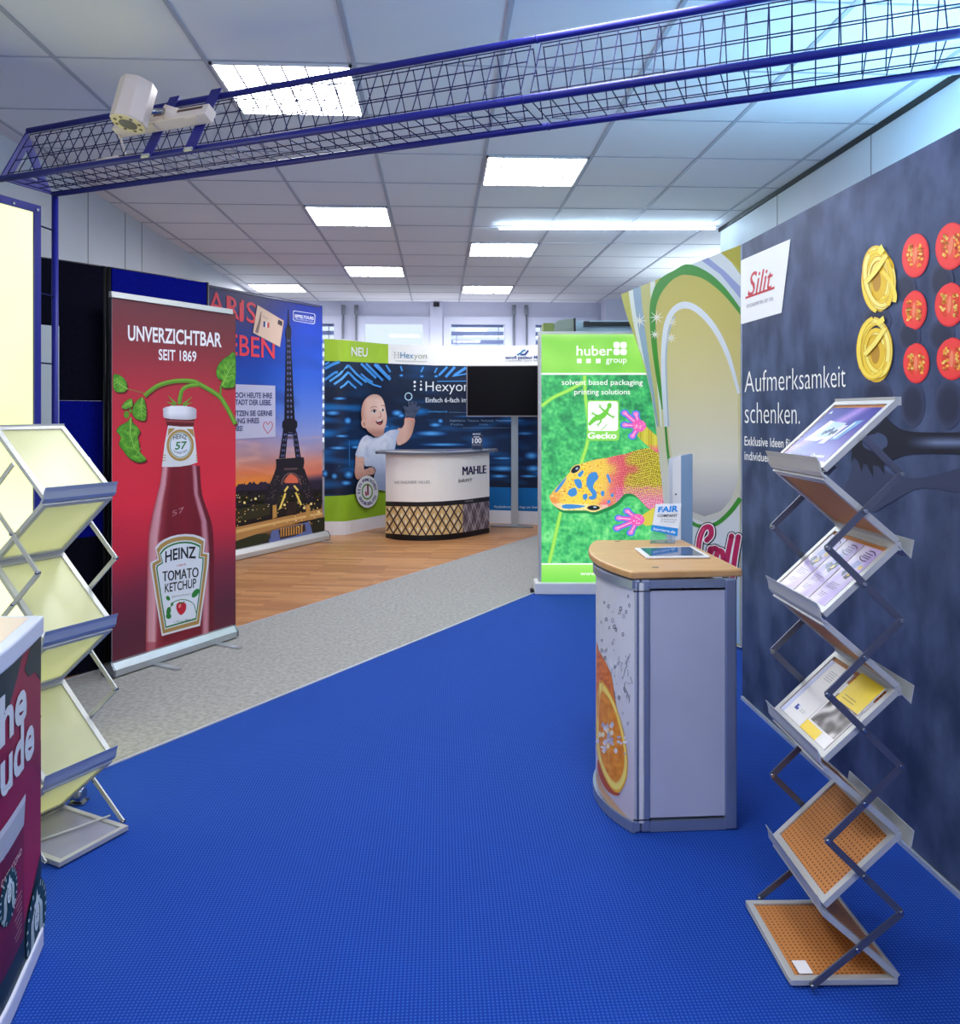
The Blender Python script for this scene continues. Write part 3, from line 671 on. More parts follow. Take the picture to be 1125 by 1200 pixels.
inner = ig + [(868, 585), (850, 606), (826, 613), (812, 607), (800, 592), (790, 560), (782, 520)]
p.cells(inner, 1.4, lambda x, y: ramp([(320, (180, 172, 84)), (420, (196, 184, 116)), (520, (206, 202, 160)), (610, (196, 196, 192))], y), 1.8)
p.poly(og + ig[::-1], GRN, 2.2)
p.stroke(spline([(779, 480), (783, 530), (790, 570), (800, 597), (812, 613), (826, 617), (841, 613), (856, 600), (868, 584)], 6, False), lambda t: 2.5 + 3.2 * t, GRN, 2.2)
ow = spline([(779, 500), (776, 460), (775, 420), (778, 383), (787, 362), (802, 353.5), (820, 360), (840, 382), (856, 415), (868, 460)], 6, False)
iw = spline([(783, 500), (781, 460), (780, 420), (783, 388), (790, 369), (802, 361.5), (817, 367), (836, 388), (852, 420), (865, 462)], 6, False)
p.cells(iw + [(866, 560), (857, 585), (845, 599), (826, 605), (812, 600), (800, 582), (790, 550)], 1.2, lambda x, y: ramp([(362, (188, 178, 106)), (450, (206, 198, 150)), (540, (216, 214, 200)), (580, (186, 186, 188)), (605, (150, 150, 158))], y), 2.6)
p.poly(ow + iw[::-1], (206, 216, 226), 3)
p.stroke(spline([(784, 500), (782, 460), (781, 420), (784, 390), (791, 371)], 6, False), 1.5, (150, 176, 206), 3.2)
for sx_, sy_, r_ in ((750, 376, 9), (770, 372, 9), (788, 377, 6), (768, 392, 6), (787, 396, 6)):
    for k in range(4): p.stroke([(sx_ - r_ * cos(k * pi / 4), sy_ - r_ * sin(k * pi / 4)), (sx_, sy_), (sx_ + r_ * cos(k * pi / 4), sy_ + r_ * sin(k * pi / 4))], lambda t: 1.6 * (1 - abs(2 * t - 1)) + 0.1, (230, 232, 220), 3.6)
p.build('ring_print', T, parent=pan)
p = Print(mp)
strokes = [spline([(818, 662), (819, 645), (821, 630), (826, 619), (833, 618), (834, 627), (829, 633)], 5, False), [(830, 668), (832, 650), (833, 643)], spline([(832, 650), (836, 643), (840, 643)], 4, False),
           spline([(842, 662), (840, 652), (844, 645), (848, 650), (847, 662), (843, 664)], 4, False), [(850, 672), (854, 648), (858, 628)], [(859, 676), (862, 652), (866, 629)]]
for wd_, c_, l_ in ((11, (20, 14, 20), 4), (8.6, (244, 244, 246), 4.6), (6.2, (186, 22, 88), 5.2)):
    for s_ in strokes: p.stroke(s_, wd_, c_, l_, True)
p.stroke(strokes[0][4:16], 1.2, (228, 90, 140), 5.6)
p.build('lettering', T, parent=pan)

# ================================================================ BACKLIT GREEN BANNER
hz = 6.56
ha, hb = CM((631 - CX) / FPX * hz, hz), CM((786 - CX) / FPX * hz, hz)
hub = Surf([ha, hb]); HT = EYE + 94.6 * hz / FPX; hn = V((-hub.n[0].x, -hub.n[0].y, 0))
T = Thing('lightbox_banner', 'glowing green backlit banner showing a colourful gecko, behind the round-fronted counter', 'banner', (ha + hb) / 2)
q = MB(); q.prism([hub.pos(0.0, 0.09, 0), hub.pos(hub.L, 0.09, 0), hub.pos(hub.L, 0.09, 0) + hn * 0.09, hub.pos(0, 0.09, 0) + hn * 0.09], (0, 0, HT - 0.09)); fr = q.build('frame', T, 'alu_pale', bevel=0.004)
q = MB(); q.prism([hub.pos(-0.03, 0.0, 0.05), hub.pos(hub.L + 0.03, 0.0, 0.05), hub.pos(hub.L + 0.03, 0.0, 0.05) + hn * 0.2, hub.pos(-0.03, 0.0, 0.05) + hn * 0.2], (0, 0, 0.09)); q.build('base', T, 'white', bevel=0.006)
q = MB(); f_ = hub.pos(-0.05, 0.016, 0.02); q.tube(f_ + hn * 0.02, f_ + hn * 0.08, 0.016, 12); q.build('foot', T, 'black')
mp = on(hub, 0.002, 0.0012)
X0, X1 = 634.5, 785
p = Print(mp)
p.grid(X0, X1, 391.5, 437, 30, 10, lambda x, y: mixc(mixc((124, 208, 70), (160, 232, 100), 0.5 + 0.9 * nz(x, y, 0.03)), (190, 240, 150), max(0, (397 - y) / 8)), 0)
p.grid(X0, X1, 437, 439.2, 4, 1, (246, 252, 246), 0)
def leaf_bg(x, y):
    n_ = nz(x, y, 0.055, 3) * 0.6 + nz(x, y, 0.14, 7) * 0.5 + nz(x, y, 0.30, 1) * 0.6
    b_ = ramp([(0, (40, 132, 84)), (0.35, (56, 170, 100)), (0.65, (84, 206, 118)), (1, (140, 236, 146))], 0.36 + 0.30 * (y - 439) / 220 + 0.62 * n_ - 0.22 * max(0, (x - 715) / 70) * max(0, (560 - y) / 120))
    return b_
p.grid(X0, X1, 439.2, 660, 120, 170, leaf_bg, 0)
p.grid(X0, X1, 660, 661.6, 4, 1, (246, 252, 246), 0)
p.grid(X0, X1, 661.6, 688.5, 20, 6, lambda x, y: mixc((168, 240, 112), (110, 216, 70), (y - 661) / 27), 0)
for a_ in (spline([(685, 440), (686, 465), (690, 500), (688, 520), (682, 540), (678, 562)], 5, False), spline([(657, 600), (652, 622), (647, 645), (643.5, 660)], 5, False), spline([(686, 447), (665, 458), (648, 466), (634.5, 476)], 5, False)):
    p.stroke(a_, 4.2, (150, 224, 84), 0.6); p.stroke(a_, 1.4, (176, 236, 104), 0.9)
pr = p.build('leaf_print', T, parent=fr, m='ink_backlit')
# the gecko of the picture
p = Print(mp)
body = spline([(644, 583), (646.5, 578), (653, 570), (661, 561), (668, 553), (673, 546.5), (680, 544), (690.8, 540.5), (701, 538), (712, 536.5), (722, 534), (733, 532), (744, 528.5), (754, 526), (768, 524), (784, 520), (785, 560), (785, 604), (772, 602), (760, 596), (752, 588), (745, 581), (738, 578), (731, 579.5), (725, 586), (717, 592), (706, 596.5), (700, 599), (693.7, 600), (686, 598), (672, 598), (659, 597.5), (649, 592)], 4)
shd_ = [(x + 2.5, y + 3.5) for x, y in body]; p.poly(shd_, (30, 132, 70), 1)
p.poly(body, (226, 190, 70), 1.4)
def gcol(x, y):
    t_ = (x - 644) / 140
    c = ramp([(0, (236, 150, 70)), (0.12, (240, 214, 84)), (0.3, (242, 216, 70)), (0.45, (238, 196, 84)), (0.54, (236, 120, 116)), (0.63, (232, 92, 116)), (0.70, (206, 190, 64)), (1, (196, 196, 50))], t_ + 0.12 * nz(x, y, 0.07, 2))
    if x > 722:
        c = mixc(c, (238, 150, 200), max(0, min(1, (y - 566) / 22)) * 0.9)
    g_ = (sin(x * 2.1 + y * 1.2) * sin(y * 2.1 - x * 1.2))
    c = mixc(c, (120, 84, 40) if x > 712 else (214, 96, 60), max(0, g_ - 0.1) * (0.55 if x > 712 else 0.22) * (0.5 + 0.5 * (t_ > 0.5)))
    c = mixc(c, (255, 250, 190), max(0, -g_ - 0.35) * 0.5)
    if y > 590 + (x - 660) * 0.03 and x < 712: c = mixc(c, (244, 246, 216), 0.6)
    return c
p.cells(body, 0.9, gcol, 1.8)
for j in range(32):
    for i in range(36):
        x_ = 702 + i * 2.5 + (1.25 if j % 2 else 0) + 1.6 * sin(j * 0.5) + RND.uniform(-0.5, 0.5); y_ = 520 + j * 2.7 + 1.8 * sin(i * 0.45) + RND.uniform(-0.5, 0.5)
        if x_ < 785 and inside(x_, y_, body):
            k_ = min(1, (x_ - 700) / 26); cc_ = mixc((190, 60, 90), (122, 92, 30), max(0, min(1, (x_ - 728) / 16))) if y_ < 570 else (196, 70, 140)
            p.poly(ell(x_, y_, 0.85 * k_ + 0.1, 0.78 * k_ + 0.1, 7), cc_, 2.1)
for k in range(230):
    x_, y_ = RND.uniform(646, 705), RND.uniform(540, 598)
    if inside(x_, y_, body): p.poly(ell(x_, y_, 0.8, 0.7, 6), RND.choice([(222, 96, 40), (250, 240, 150), (206, 120, 40), (236, 150, 60)]), 2.1)
BL = (66, 142, 214)
for pts in ([(690, 556), (698, 553), (701, 560), (697, 565), (695, 571), (699, 577), (698, 584), (692, 585.5), (690, 582), (694, 580), (689, 572), (687, 566)], [(673, 562), (680, 562), (682, 570), (678, 572.5), (674, 567)], [(667, 574), (674, 571.5), (676, 579), (670, 582), (665.5, 579)], [(677, 556), (682, 551.5), (684, 553), (680, 559)],
            [(683, 580), (688, 579), (688, 584), (684, 585.5)], [(710.5, 557), (713, 556), (716, 564), (714, 565.5)], [(704, 576), (708, 575.5), (707.5, 581), (705, 581)], [(716, 579), (719, 578), (718.5, 582), (716, 582)], [(711.5, 587), (715, 586), (714.5, 589.5), (712, 590)], [(659, 592), (668, 590.8), (686, 593), (672, 596), (660, 595.5)], [(650, 576), (656, 567), (664, 559), (660, 567), (653, 576)]):
    p.poly(spline(pts, 4), BL, 2.4)
for c_, rx, ry, ro in (((674.5, 549.8), 6.2, 3.4, -38), ((695.5, 595), 7.4, 2.9, 0)):
    p.poly(ell(c_[0], c_[1], rx + 1.2, ry + 1.1, 20, ro), (236, 206, 120), 2.5); p.poly(ell(c_[0], c_[1], rx, ry, 20, ro), (22, 32, 46), 2.8); p.poly(ell(c_[0] + 1.5, c_[1] - 0.8, rx * 0.3, ry * 0.35, 10, ro), (170, 190, 206), 3.1)
def hand(palm, wrist, tips, l):
    for tpt in tips:
        md = ((palm[0] + tpt[0]) / 2, (palm[1] + tpt[1]) / 2)
        p.stroke([palm, md, tpt], lambda t: 8.0 - 1.2 * t, (74, 130, 230), l); p.poly(ell(tpt[0], tpt[1], 5.2, 4.4, 14), (74, 130, 230), l + 0.1)
        p.stroke([palm, md, tpt], lambda t: 5.4 - 1.2 * t, (226, 90, 190), l + 0.3); p.poly(ell(tpt[0], tpt[1], 3.2, 2.6, 12), (236, 126, 210), l + 0.4); p.stroke([palm, tpt], 0.9, (250, 214, 240), l + 0.5)
    p.poly(ell(palm[0], palm[1], 8, 7, 18), (236, 92, 180), l + 0.6)
    for k in range(26): p.poly(ell(palm[0] + RND.uniform(-6, 6), palm[1] + RND.uniform(-5, 5), 0.5, 0.5, 6), (252, 216, 240), l + 0.8)
arm = spline([(750, 498), (757, 500), (766, 508), (776, 516), (785, 522), (785, 534), (770, 530), (756, 520), (746, 508)], 4); p.poly(arm, (206, 200, 70), 2); p.cells(arm, 0.9, lambda x, y: mixc(gcol(760 + (x - 750) * 0.6, 540), (226, 80, 150), max(0, min(1, (y - 520) / 10))), 2.2)
hand((749, 499), None, ((732, 484), (745, 485), (732, 498), (741, 511)), 2.6)
arm = spline([(750, 607), (758, 600), (768, 594), (780, 590), (785, 592), (785, 606), (770, 612), (757, 616)], 4); p.poly(arm, (214, 206, 80), 2); p.cells(arm, 0.9, lambda x, y: mixc((216, 206, 76), (160, 140, 50), max(0, sin(x * 2.4) * sin(y * 2.4)) * 0.5), 2.2)
hand((747, 609), None, ((735, 599), (725, 607), (723, 619), (739, 624)), 2.6)
p.build('gecko_print', T, parent=fr, m='ink_backlit')
WH_ = (250, 253, 250)
p = Print(mp)
p.text('huber', (675.5, 416.5), (717.5, 416.5), 11.2, None, WH_, 1, 0.012)
for cx_, cy_ in ((722.6, 404.4), (730.6, 404.4), (722.6, 412.4), (730.6, 412.4)): p.poly(spline([(cx_ - 3.6, cy_ - 2), (cx_ - 2, cy_ - 3.6), (cx_ + 2, cy_ - 3.6), (cx_ + 3.6, cy_ - 2), (cx_ + 3.6, cy_ + 2), (cx_ + 2, cy_ + 3.6), (cx_ - 2, cy_ + 3.6), (cx_ - 3.6, cy_ + 2)], 3), WH_, 1)
for cx_ in (678.8, 689.6, 701): p.poly([(cx_ - 2.7, 420.4), (cx_ + 2.7, 420.4), (cx_ + 2.7, 425.6), (cx_ - 2.7, 425.6)], WH_, 1)
p.text('group', (710, 425), (734.4, 425), 6.9, None, WH_, 1, 0.008)
p.build('logo_lettering', T, parent=fr, m='ink_backlit'); p = Print(mp)
p.text('solvent based packaging', (658.2, 451), (753.2, 451), 6.2, None, WH_, 1, 0.006); p.build('slogan_lettering', T, parent=fr, m='ink_backlit'); p = Print(mp); p.text('printing solutions', (673, 462.2), (738.4, 462.2), 6.2, None, WH_, 1, 0.006)
p.build('slogan_lettering', T, parent=fr, m='ink_backlit'); p = Print(mp)
p.text('www.huber', (680, 674), (720, 674), 4.2, None, WH_, 1, 0.012)
p.build('address_lettering', T, parent=fr, m='ink_backlit'); p = Print(mp)
def rrect(x0, y0, x1, y1, r): return ell(x1 - r, y1 - r, r, r, 5, 0, 0, 90) + ell(x0 + r, y1 - r, r, r, 5, 0, 90, 180) + ell(x0 + r, y0 + r, r, r, 5, 0, 180, 270) + ell(x1 - r, y0 + r, r, r, 5, 0, 270, 360)
LG = (140, 220, 90)
p.poly(rrect(687.5, 469, 725.5, 516.5, 3), LG, 1); p.poly(rrect(689, 470.3, 724, 505, 3), WH_, 1.5)
p.text('Gecko', (688.5, 513.8), (722.5, 513.8), 6.8, None, WH_, 1.6, 0.03)
g2 = (112, 206, 66)
p.stroke(spline([(690, 498), (697, 491), (705, 488), (710, 483), (713.5, 477)], 5, False), lambda t: 2.0 + 4.6 * sin(pi * min(1, t * 0.95 + 0.05)) , g2, 2); p.poly(ell(714, 475.5, 2.7, 3.6, 14, 12), g2, 2.1)
for s_ in (((710, 483), (705, 479), (703, 476)), ((711, 484), (715, 487), (719, 489)), ((702, 488), (697, 486), (694.5, 484.5)), ((704, 490), (704, 494), (701, 498))):
    p.stroke(s_, lambda t: 2.6 - 1.3 * t, g2, 2.1)
    e_ = s_[-1]
    for k in range(4): p.stroke([e_, (e_[0] + 2.6 * cos(k * 1.2 + 2), e_[1] + 2.6 * sin(k * 1.2 + 2))], 0.7, g2, 2.2)
p.poly(spline([(690, 500), (697, 494.5), (706, 495), (711, 499), (706, 503.5), (694, 504.5)], 4), (246, 250, 248), 1.8); p.stroke(spline([(704, 504), (708, 501), (711, 497)], 4, False), 0.8, g2, 2)
p.build('emblem_print', T, parent=fr, m='ink_backlit')

# display tops standing behind the green banner
T = Thing('display_case', 'pale blue-grey display top with a black rail, behind the green banner', 'display case', CM(1.1, 7.5))
b_ = Surf([CM((674 - CX) / FPX * 7.5, 7.5), CM((760 - CX) / FPX * 7.5, 7.5)])
q = MB(); slab(b_, 0, b_.L, 0, b_.hit(700, 376)[1], 0, -0.35, q); q.build('body', T, mat('case_blue_grey', (150, 176, 190), 0.4), bevel=0.005)
q = MB(); z_ = b_.hit(700, 382)[1]; slab(b_, b_.hit(688, 380)[0], b_.L, z_, z_ + 0.035, 0.03, 0.0, q); q.build('rail', T, 'black')
q = MB(); slab(b_, b_.hit(683.5, 380)[0], b_.hit(690, 380)[0], b_.hit(690, 382.5)[1], b_.hit(690, 377)[1], 0.05, 0.0, q); q.build('clip', T, 'black')
T = Thing('folded_stand', 'grey-green curved top of a stand with olive edge, behind the left end of green banner', 'display stand', CM(0.75, 7.2))
b_ = Surf([CM((637 - CX) / FPX * 7.2, 7.2), CM((673.5 - CX) / FPX * 7.2, 7.2)])
pr_ = [(649, 386), (650, 379), (654, 375.5), (662, 374.2), (672, 373.4), (673.3, 390)]
q = MB(); fr_ = [b_.pos(*b_.hit(*c_), 0) for c_ in pr_]; base_ = [b_.pos(b_.hit(673.3, 390)[0], 0, 0), b_.pos(b_.hit(649, 386)[0], 0, 0)]
q.prism(fr_ + base_, V((-b_.n[0].x, -b_.n[0].y, 0)) * 0.3); q.build('body', T, mat('grey_green_fabric', (132, 142, 130), 0.6))
q = MB(); slab(b_, b_.hit(637, 385)[0], b_.hit(649, 385)[0], 0, b_.hit(645, 378.5)[1], 0, -0.25, q); q.build('side_panel', T, mat('olive_panel', (118, 134, 64), 0.5))
q = MB(); slab(b_, b_.hit(672.3, 385)[0], b_.hit(674.4, 385)[0], 0, b_.hit(673, 373)[1], 0.02, -0.3, q); q.build('edge_strip', T, 'black')

# ================================================================ ROLLER BANNERS (left)
def roller(T, a, b, ztop, cass_h, cass_d, casm, railm, rail_h, inset, feet, foot_len, inset_r=None):
    """a, b floor points of the cassette front edge"""
    ir = inset if inset_r is None else inset_r
    sf = Surf([a, b]); bn = V((-sf.n[0].x, -sf.n[0].y, 0)); fn = -bn
    q = MB(); prof = [(0, 0.012), (0, cass_h * 0.55), (0.25 * cass_d, cass_h * 0.95), (0.5 * cass_d, cass_h), (0.8 * cass_d, cass_h * 0.9), (cass_d, cass_h * 0.5), (cass_d, 0.012)]
    q.prism([sf.pos(0, z, 0) + bn * y for y, z in prof], sf.pos(sf.L, 0, 0) - sf.pos(0, 0, 0)); cs = q.build('cassette', T, casm)
    for e in (0, sf.L): q = MB(); q.prism([sf.pos(e, z * 1.02, 0) + bn * (y * 1.04 - 0.002) for y, z in prof], (sf.pos(0.012, 0, 0) - sf.pos(0, 0, 0)) * (1 if e else -1)); q.build('end_cap', T, 'steel')
    yb_ = cass_d * 0.45
    q = MB(); q.prism([sf.pos(inset, cass_h * 0.9, 0) + bn * yb_, sf.pos(sf.L - ir, cass_h * 0.9, 0) + bn * yb_, sf.pos(sf.L - ir, cass_h * 0.9, 0) + bn * (yb_ + 0.003), sf.pos(inset, cass_h * 0.9, 0) + bn * (yb_ + 0.003)], (0, 0, ztop - cass_h * 0.9 - rail_h * 0.5))
    pn = q.build('graphic_panel', T, 'white')
    q = MB(); q.prism([sf.pos(inset - 0.01, ztop - rail_h, 0) + bn * (yb_ + y) for y in (-0.012, 0.014)] + [sf.pos(inset - 0.01, ztop, 0) + bn * (yb_ + y) for y in (0.014, -0.008)], sf.pos(sf.L - inset - ir + 0.02, 0, 0) - sf.pos(0, 0, 0)); q.build('top_rail', T, railm)
    q = MB(); mid = sf.pos(sf.L / 2, 0, 0) + bn * (yb_ + 0.022); q.tube(mid + V((0, 0, cass_h)), mid + V((0, 0, ztop - 0.01)), 0.008); q.build('support_pole', T, 'alu')
    for f_ in feet:
        q = MB(); c = sf.pos(sf.L * f_, 0, 0); d = (sf.pos(1, 0, 0) - sf.pos(0, 0, 0)) * 0.022; e = c + fn * foot_len; g = c + bn * (cass_d * 0.8)
        q.prism([V((x.x, x.y, 0.0035)) for x in (g - d, g + d, e + d * 0.9, e + d * 0.4 + fn * 0.02, e - d * 0.4 + fn * 0.02, e - d * 0.9)], (0, 0, 0.009)); q.build('foot', T, 'alu')
    front = Surf([sf.pos(0, 0, 0) + bn * yb_, sf.pos(sf.L, 0, 0) + bn * yb_]); return front, pn

# ---- ketchup banner
ha, hb = G(135.5, 796), G(278, 748.5)
T = Thing('roller_banner', 'red roller banner with large ketchup bottle and white heading, on the grey floor', 'banner', (ha + hb) / 2)
sf = Surf([ha, hb]); zt = EYE + 0.66
front, pn = roller(T, ha, hb, zt, 0.085, 0.10, 'alu', 'alu_pale', 0.032, 0.012, (0.30, 0.82), 0.17)
mp = on(front, 0.001, 0.0006)
L0, R0 = 132.6, 276
TOP = lambda x: 348.5 + (x - 131) * 0.128
BOT = lambda x: 786 - (x - 134) * 0.316
ST = [(0, (112, 54, 62)), (0.10, (134, 50, 60)), (0.24, (188, 48, 66)), (0.40, (216, 46, 66)), (0.56, (230, 44, 68)), (0.68, (198, 42, 66)), (0.78, (130, 40, 64)), (0.9, (92, 36, 56)), (1, (100, 34, 52))]
# the panel leans a hair in the picture: its left edge runs 131 -> 134.5
def hcol(x, y):
    t = (y - TOP(x)) / (BOT(x) - TOP(x)); c = ramp(ST, t)
    return c if t < 0.6 else mixc(c, (200, 36, 62), max(0, 0.5 - abs(x - 140) / 60) * max(0, 1 - abs(t - 0.68) * 8))
p = Print(mp); p.grid(131.2, R0, TOP, BOT, 20, 60, hcol, 0); pr = p.build('background_print', T, parent=pn)
p = Print(mp)
p.text('UNVERZICHTBAR', (149.5, 398.5), (259.5, 406.5), 17, 15.6, (250, 248, 250), 3, 0.022)
p.text('SEIT 1869', (185.5, 421.5), (229.8, 423.6), 12.2, 11.4, (250, 248, 250), 3, 0.018)
p.build('heading_lettering', T, parent=pn)
GR, GR2, GR3 = (92, 150, 40), (128, 178, 64), (52, 112, 28)
p = Print(mp)
st_ = spline([(168.9, 464), (183, 453), (202, 447), (223.5, 446.5), (235, 451), (256, 464), (265.6, 477.5), (275.6, 497)], 8, False)
p.stroke([(x + 1.5, y + 2) for x, y in st_], 4.6, (120, 24, 40), 1); p.stroke(st_, 5, GR, 1.5); p.stroke([(x - 0.4, y - 1) for x, y in st_], 1.8, GR2, 2)
b2 = spline([(234, 450.5), (220, 452.6), (212.5, 458.5), (210, 473)], 6, False); p.stroke(b2, 4.6, GR, 2.2); p.stroke([(x - 0.8, y - 0.6) for x, y in b2], 1.6, GR2, 2.5)
p.stroke([(171.7, 461.3), (160, 458.6), (148.7, 455.5)], 1.2, (150, 120, 60), 2); p.stroke([(258, 463), (258.5, 452)], 2.2, GR, 2)
p.build('stem_print', T, parent=pn)
def leaf(pts, vein):
    p = Print(mp); sp = spline(pts, 3); p.poly([(x + 1.5, y + 2) for x, y in sp if x + 1.5 < 276], (112, 22, 38), 1); p.poly(sp, GR3, 1.8)
    p.cells(scale_poly(sp, 0.95), 1.2, lambda x, y: mixc(mixc((70, 140, 36), (120, 186, 56), 0.5 + nz(x, y, 0.18) * 0.9), (44, 104, 26), max(0, nz(x, y, 0.35, 4)) * 0.9), 2.2)
    p.stroke(vein, lambda t: 1.4 - t, (150, 200, 90), 2.8)
    for k in range(1, 5):
        t = k / 5.5; a = (vein[0][0] + (vein[-1][0] - vein[0][0]) * t, vein[0][1] + (vein[-1][1] - vein[0][1]) * t); dx, dy = (vein[-1][0] - vein[0][0]), (vein[-1][1] - vein[0][1])
        for sgn in (-1, 1):
            if inside(a[0] + dx * 0.16 - sgn * dy * 0.2, a[1] + dy * 0.16 + sgn * dx * 0.2, sp): p.stroke([a, (a[0] + dx * 0.16 - sgn * dy * 0.2, a[1] + dy * 0.16 + sgn * dx * 0.2)], 0.6, (140, 194, 84), 2.7)
    p.build('leaf_print', T, parent=pn)
leaf([(132.5, 440), (137, 438.6), (142, 441), (147, 446), (149, 454), (146, 459), (139, 460), (132.8, 456)], [(149, 456), (140, 450), (133, 446)])
leaf([(142, 478), (146, 471), (153, 467), (155, 470), (155, 476), (149, 479)], [(154, 471), (148, 474), (143, 477)])
leaf([(167, 465.5), (158, 472), (154.6, 483), (157.5, 489.5), (165, 493), (170.6, 491.5), (171, 478)], [(166.5, 466), (165, 478), (166, 490)])
leaf([(153, 488), (149, 494), (140, 499), (136, 505), (141, 512), (139, 521), (144, 528), (150, 536), (158, 541), (165, 542), (171.5, 538.5), (164, 530), (163, 520), (161, 512), (164, 506), (160, 499), (155, 495)], [(153, 489), (152, 508), (157, 525), (169, 538)])
leaf([(275.4, 414), (267, 417), (258, 424), (253, 434), (254.5, 443), (260, 446), (258, 451.5), (263, 455), (270, 454.5), (275.6, 450)], [(260, 452), (266, 438), (274, 424)])
p = Print(mp); p.poly(ell(148, 486, 3.2, 4.4, 14), GR, 1.5); p.poly(ell(152.6, 481.5, 1.8, 2.6, 12), GR, 1.5); p.build('leaf_print', T, parent=pn)
# bottle
p = Print(mp)
bl = [(189.8, 545), (186.7, 568), (178.7, 600), (173.6, 629), (172, 667), (170.9, 730), (170.6, 764), (172.6, 770), (176.5, 772.5)]
br_ = [(244.4, 750.5), (246.6, 742), (247, 700), (246.7, 640), (244, 611), (233.4, 579), (230.4, 545)]
def ramp1(st, x):
    if x <= st[0][0]: return st[0][1]
    for (a, b), (c, d_) in zip(st, st[1:]):
        if x <= c: return b + (d_ - b) * (x - a) / (c - a)
    return st[-1][1]
bt = spline(bl, 5, False) + spline(br_, 5, False)
p.poly([(x + 3.5, y + 1) for x, y in bt], (112, 24, 42), 1)
p.poly(bt, (150, 46, 62), 1.5)
def bcol(x, y):
    yy = max(545, min(760, y)); xs_l = 190 - (yy - 545) * 0.28 if yy < 600 else 173; xl = ramp1([(b, a) for a, b in bl], yy); xr = ramp1([(b, a) for a, b in reversed(br_)], yy)
    t = (x - xl) / (xr - xl); c = ramp([(0, (170, 60, 70)), (0.04, (206, 140, 150)), (0.13, (224, 164, 174)), (0.18, (150, 50, 64)), (0.3, (120, 24, 40)), (0.6, (128, 24, 42)), (0.86, (116, 22, 40)), (0.89, (196, 126, 142)), (0.95, (206, 140, 154)), (0.98, (110, 28, 44)), (1, (96, 22, 38))], t)
    if y > 752: c = mixc(c, (148, 40, 56), 0.5)
    return c
p.cells(bt, 1.6, bcol, 1.9)
p.poly([(193, 489), (228, 490.5), (226.4, 500.5), (195.6, 499.5)], (112, 28, 38), 1.7); p.stroke([(194, 493), (227.5, 494.5)], 1, (176, 90, 96), 2.1); p.stroke([(195, 497), (226.8, 498)], 0.8, (70, 16, 24), 2.1)
for k in range(7): p.text('57', (201.5, 605), (215, 600), 6, 6, (206, 140, 150), 2.4, -0.012) if k == 0 else None
p.build('bottle_print', T, parent=pn)
p = Print(mp)
capp = spline([(191, 482), (191, 478.4), (200, 475.8), (211, 475.5), (222, 476.6), (229.4, 479.4), (229.6, 486), (229, 490.4), (220, 491.8), (206, 491.4), (193, 489.8), (191, 487)], 3)
p.poly(capp, (206, 204, 214), 2.2); p.cells(scale_poly(capp, 0.98), 1.2, lambda x, y: mixc(ramp([(0, (190, 188, 198)), (0.2, (240, 240, 246)), (0.7, (232, 232, 240)), (1, (180, 178, 190))], (x - 191) / 38), (176, 172, 186), max(0, (y - 484) / 12)), 2.6)
for a, b in (((206, 474), (196.5, 463.5)), ((205, 474.5), (195, 471)), ((214, 474.5), (224.6, 465)), ((215, 475), (225, 471.5)), ((210, 474), (208, 466))): p.stroke([a, b], lambda t: 3.2 - 2.8 * t, (110, 160, 60), 2.9)
p.build('cap_print', T, parent=pn)
WB = (226, 230, 240); GOLD = (176, 140, 78); LGN = (44, 122, 66)
p = Print(mp)
p.poly([(196.6, 498.6), (211, 500), (226, 500), (229, 520), (231, 541.8), (222, 545), (210.6, 546.8), (200, 547.2), (189.3, 547), (192.6, 520)], (222, 222, 226), 2.4)
for sgn, xb in ((0, 193), (1, 228)):
    for k in range(3): p.stroke([(xb - (3 if not sgn else -1), 534 + 3 * k), (xb + (1 if not sgn else 3), 533 + 3 * k)], 1, GOLD, 2.8)
p.poly([(197, 502), (205, 502), (196, 512)], GOLD, 2.7); p.poly([(226, 503), (218, 502.5), (227.5, 513)], GOLD, 2.7)
for rx, ry, c_, l_ in ((17, 19.6, (226, 226, 230), 3), (16, 18.6, GOLD, 3.3), (13, 15.4, (226, 226, 230), 3.6), (12.3, 14.6, LGN, 3.9), (11.6, 13.8, WB, 4.2)): p.poly(ell(210.8, 521.8, rx, ry, 30), c_, l_)
p.text('HEINZ', (202.6, 515.6), (218.6, 515.2), 5, 5, (26, 30, 40), 5, 0.014, arc=1.4); p.text('57', (204.4, 526.8), (217.4, 525.8), 8.6, 8.6, LGN, 5, 0.022, 0.15); p.text('VARIETIES', (202.4, 529.2), (219, 528.6), 2.6, 2.6, (60, 64, 72), 5, 0, arc=-3)
p.build('neck_label_print', T, parent=pn)
p = Print(mp)
lab = [(181.3, 642), (186, 636), (192, 632), (200, 628.6), (208, 626.6), (217, 625.8), (226.7, 626.4), (234, 628.6), (240.2, 631.8), (239.4, 640), (238.6, 647.2), (244.8, 648), (244, 661.3), (239, 698), (234, 733.3), (212, 739), (189.3, 745.3), (182, 702), (175.8, 663), (176.4, 659), (184.4, 654.6), (183, 648)]
cc = (211, 684)
for f_, c_, l_ in (((1, 1), (222, 222, 228), 3), ((0.94, 0.955), GOLD, 3.4), ((0.84, 0.875), (222, 222, 228), 3.8), ((0.81, 0.85), LGN, 4.2), ((0.765, 0.815), WB, 4.6)): p.poly(scale_poly(lab, f_, cc), c_, l_)
DK = (22, 24, 34)
p.text('HEINZ', (193, 659.2), (229, 654), 12.6, 13, DK, 5.4, 0.022, arc=2); p.text('1869', (207, 664), (217, 662.4), 2.4, 2.4, (190, 60, 70), 5.4)
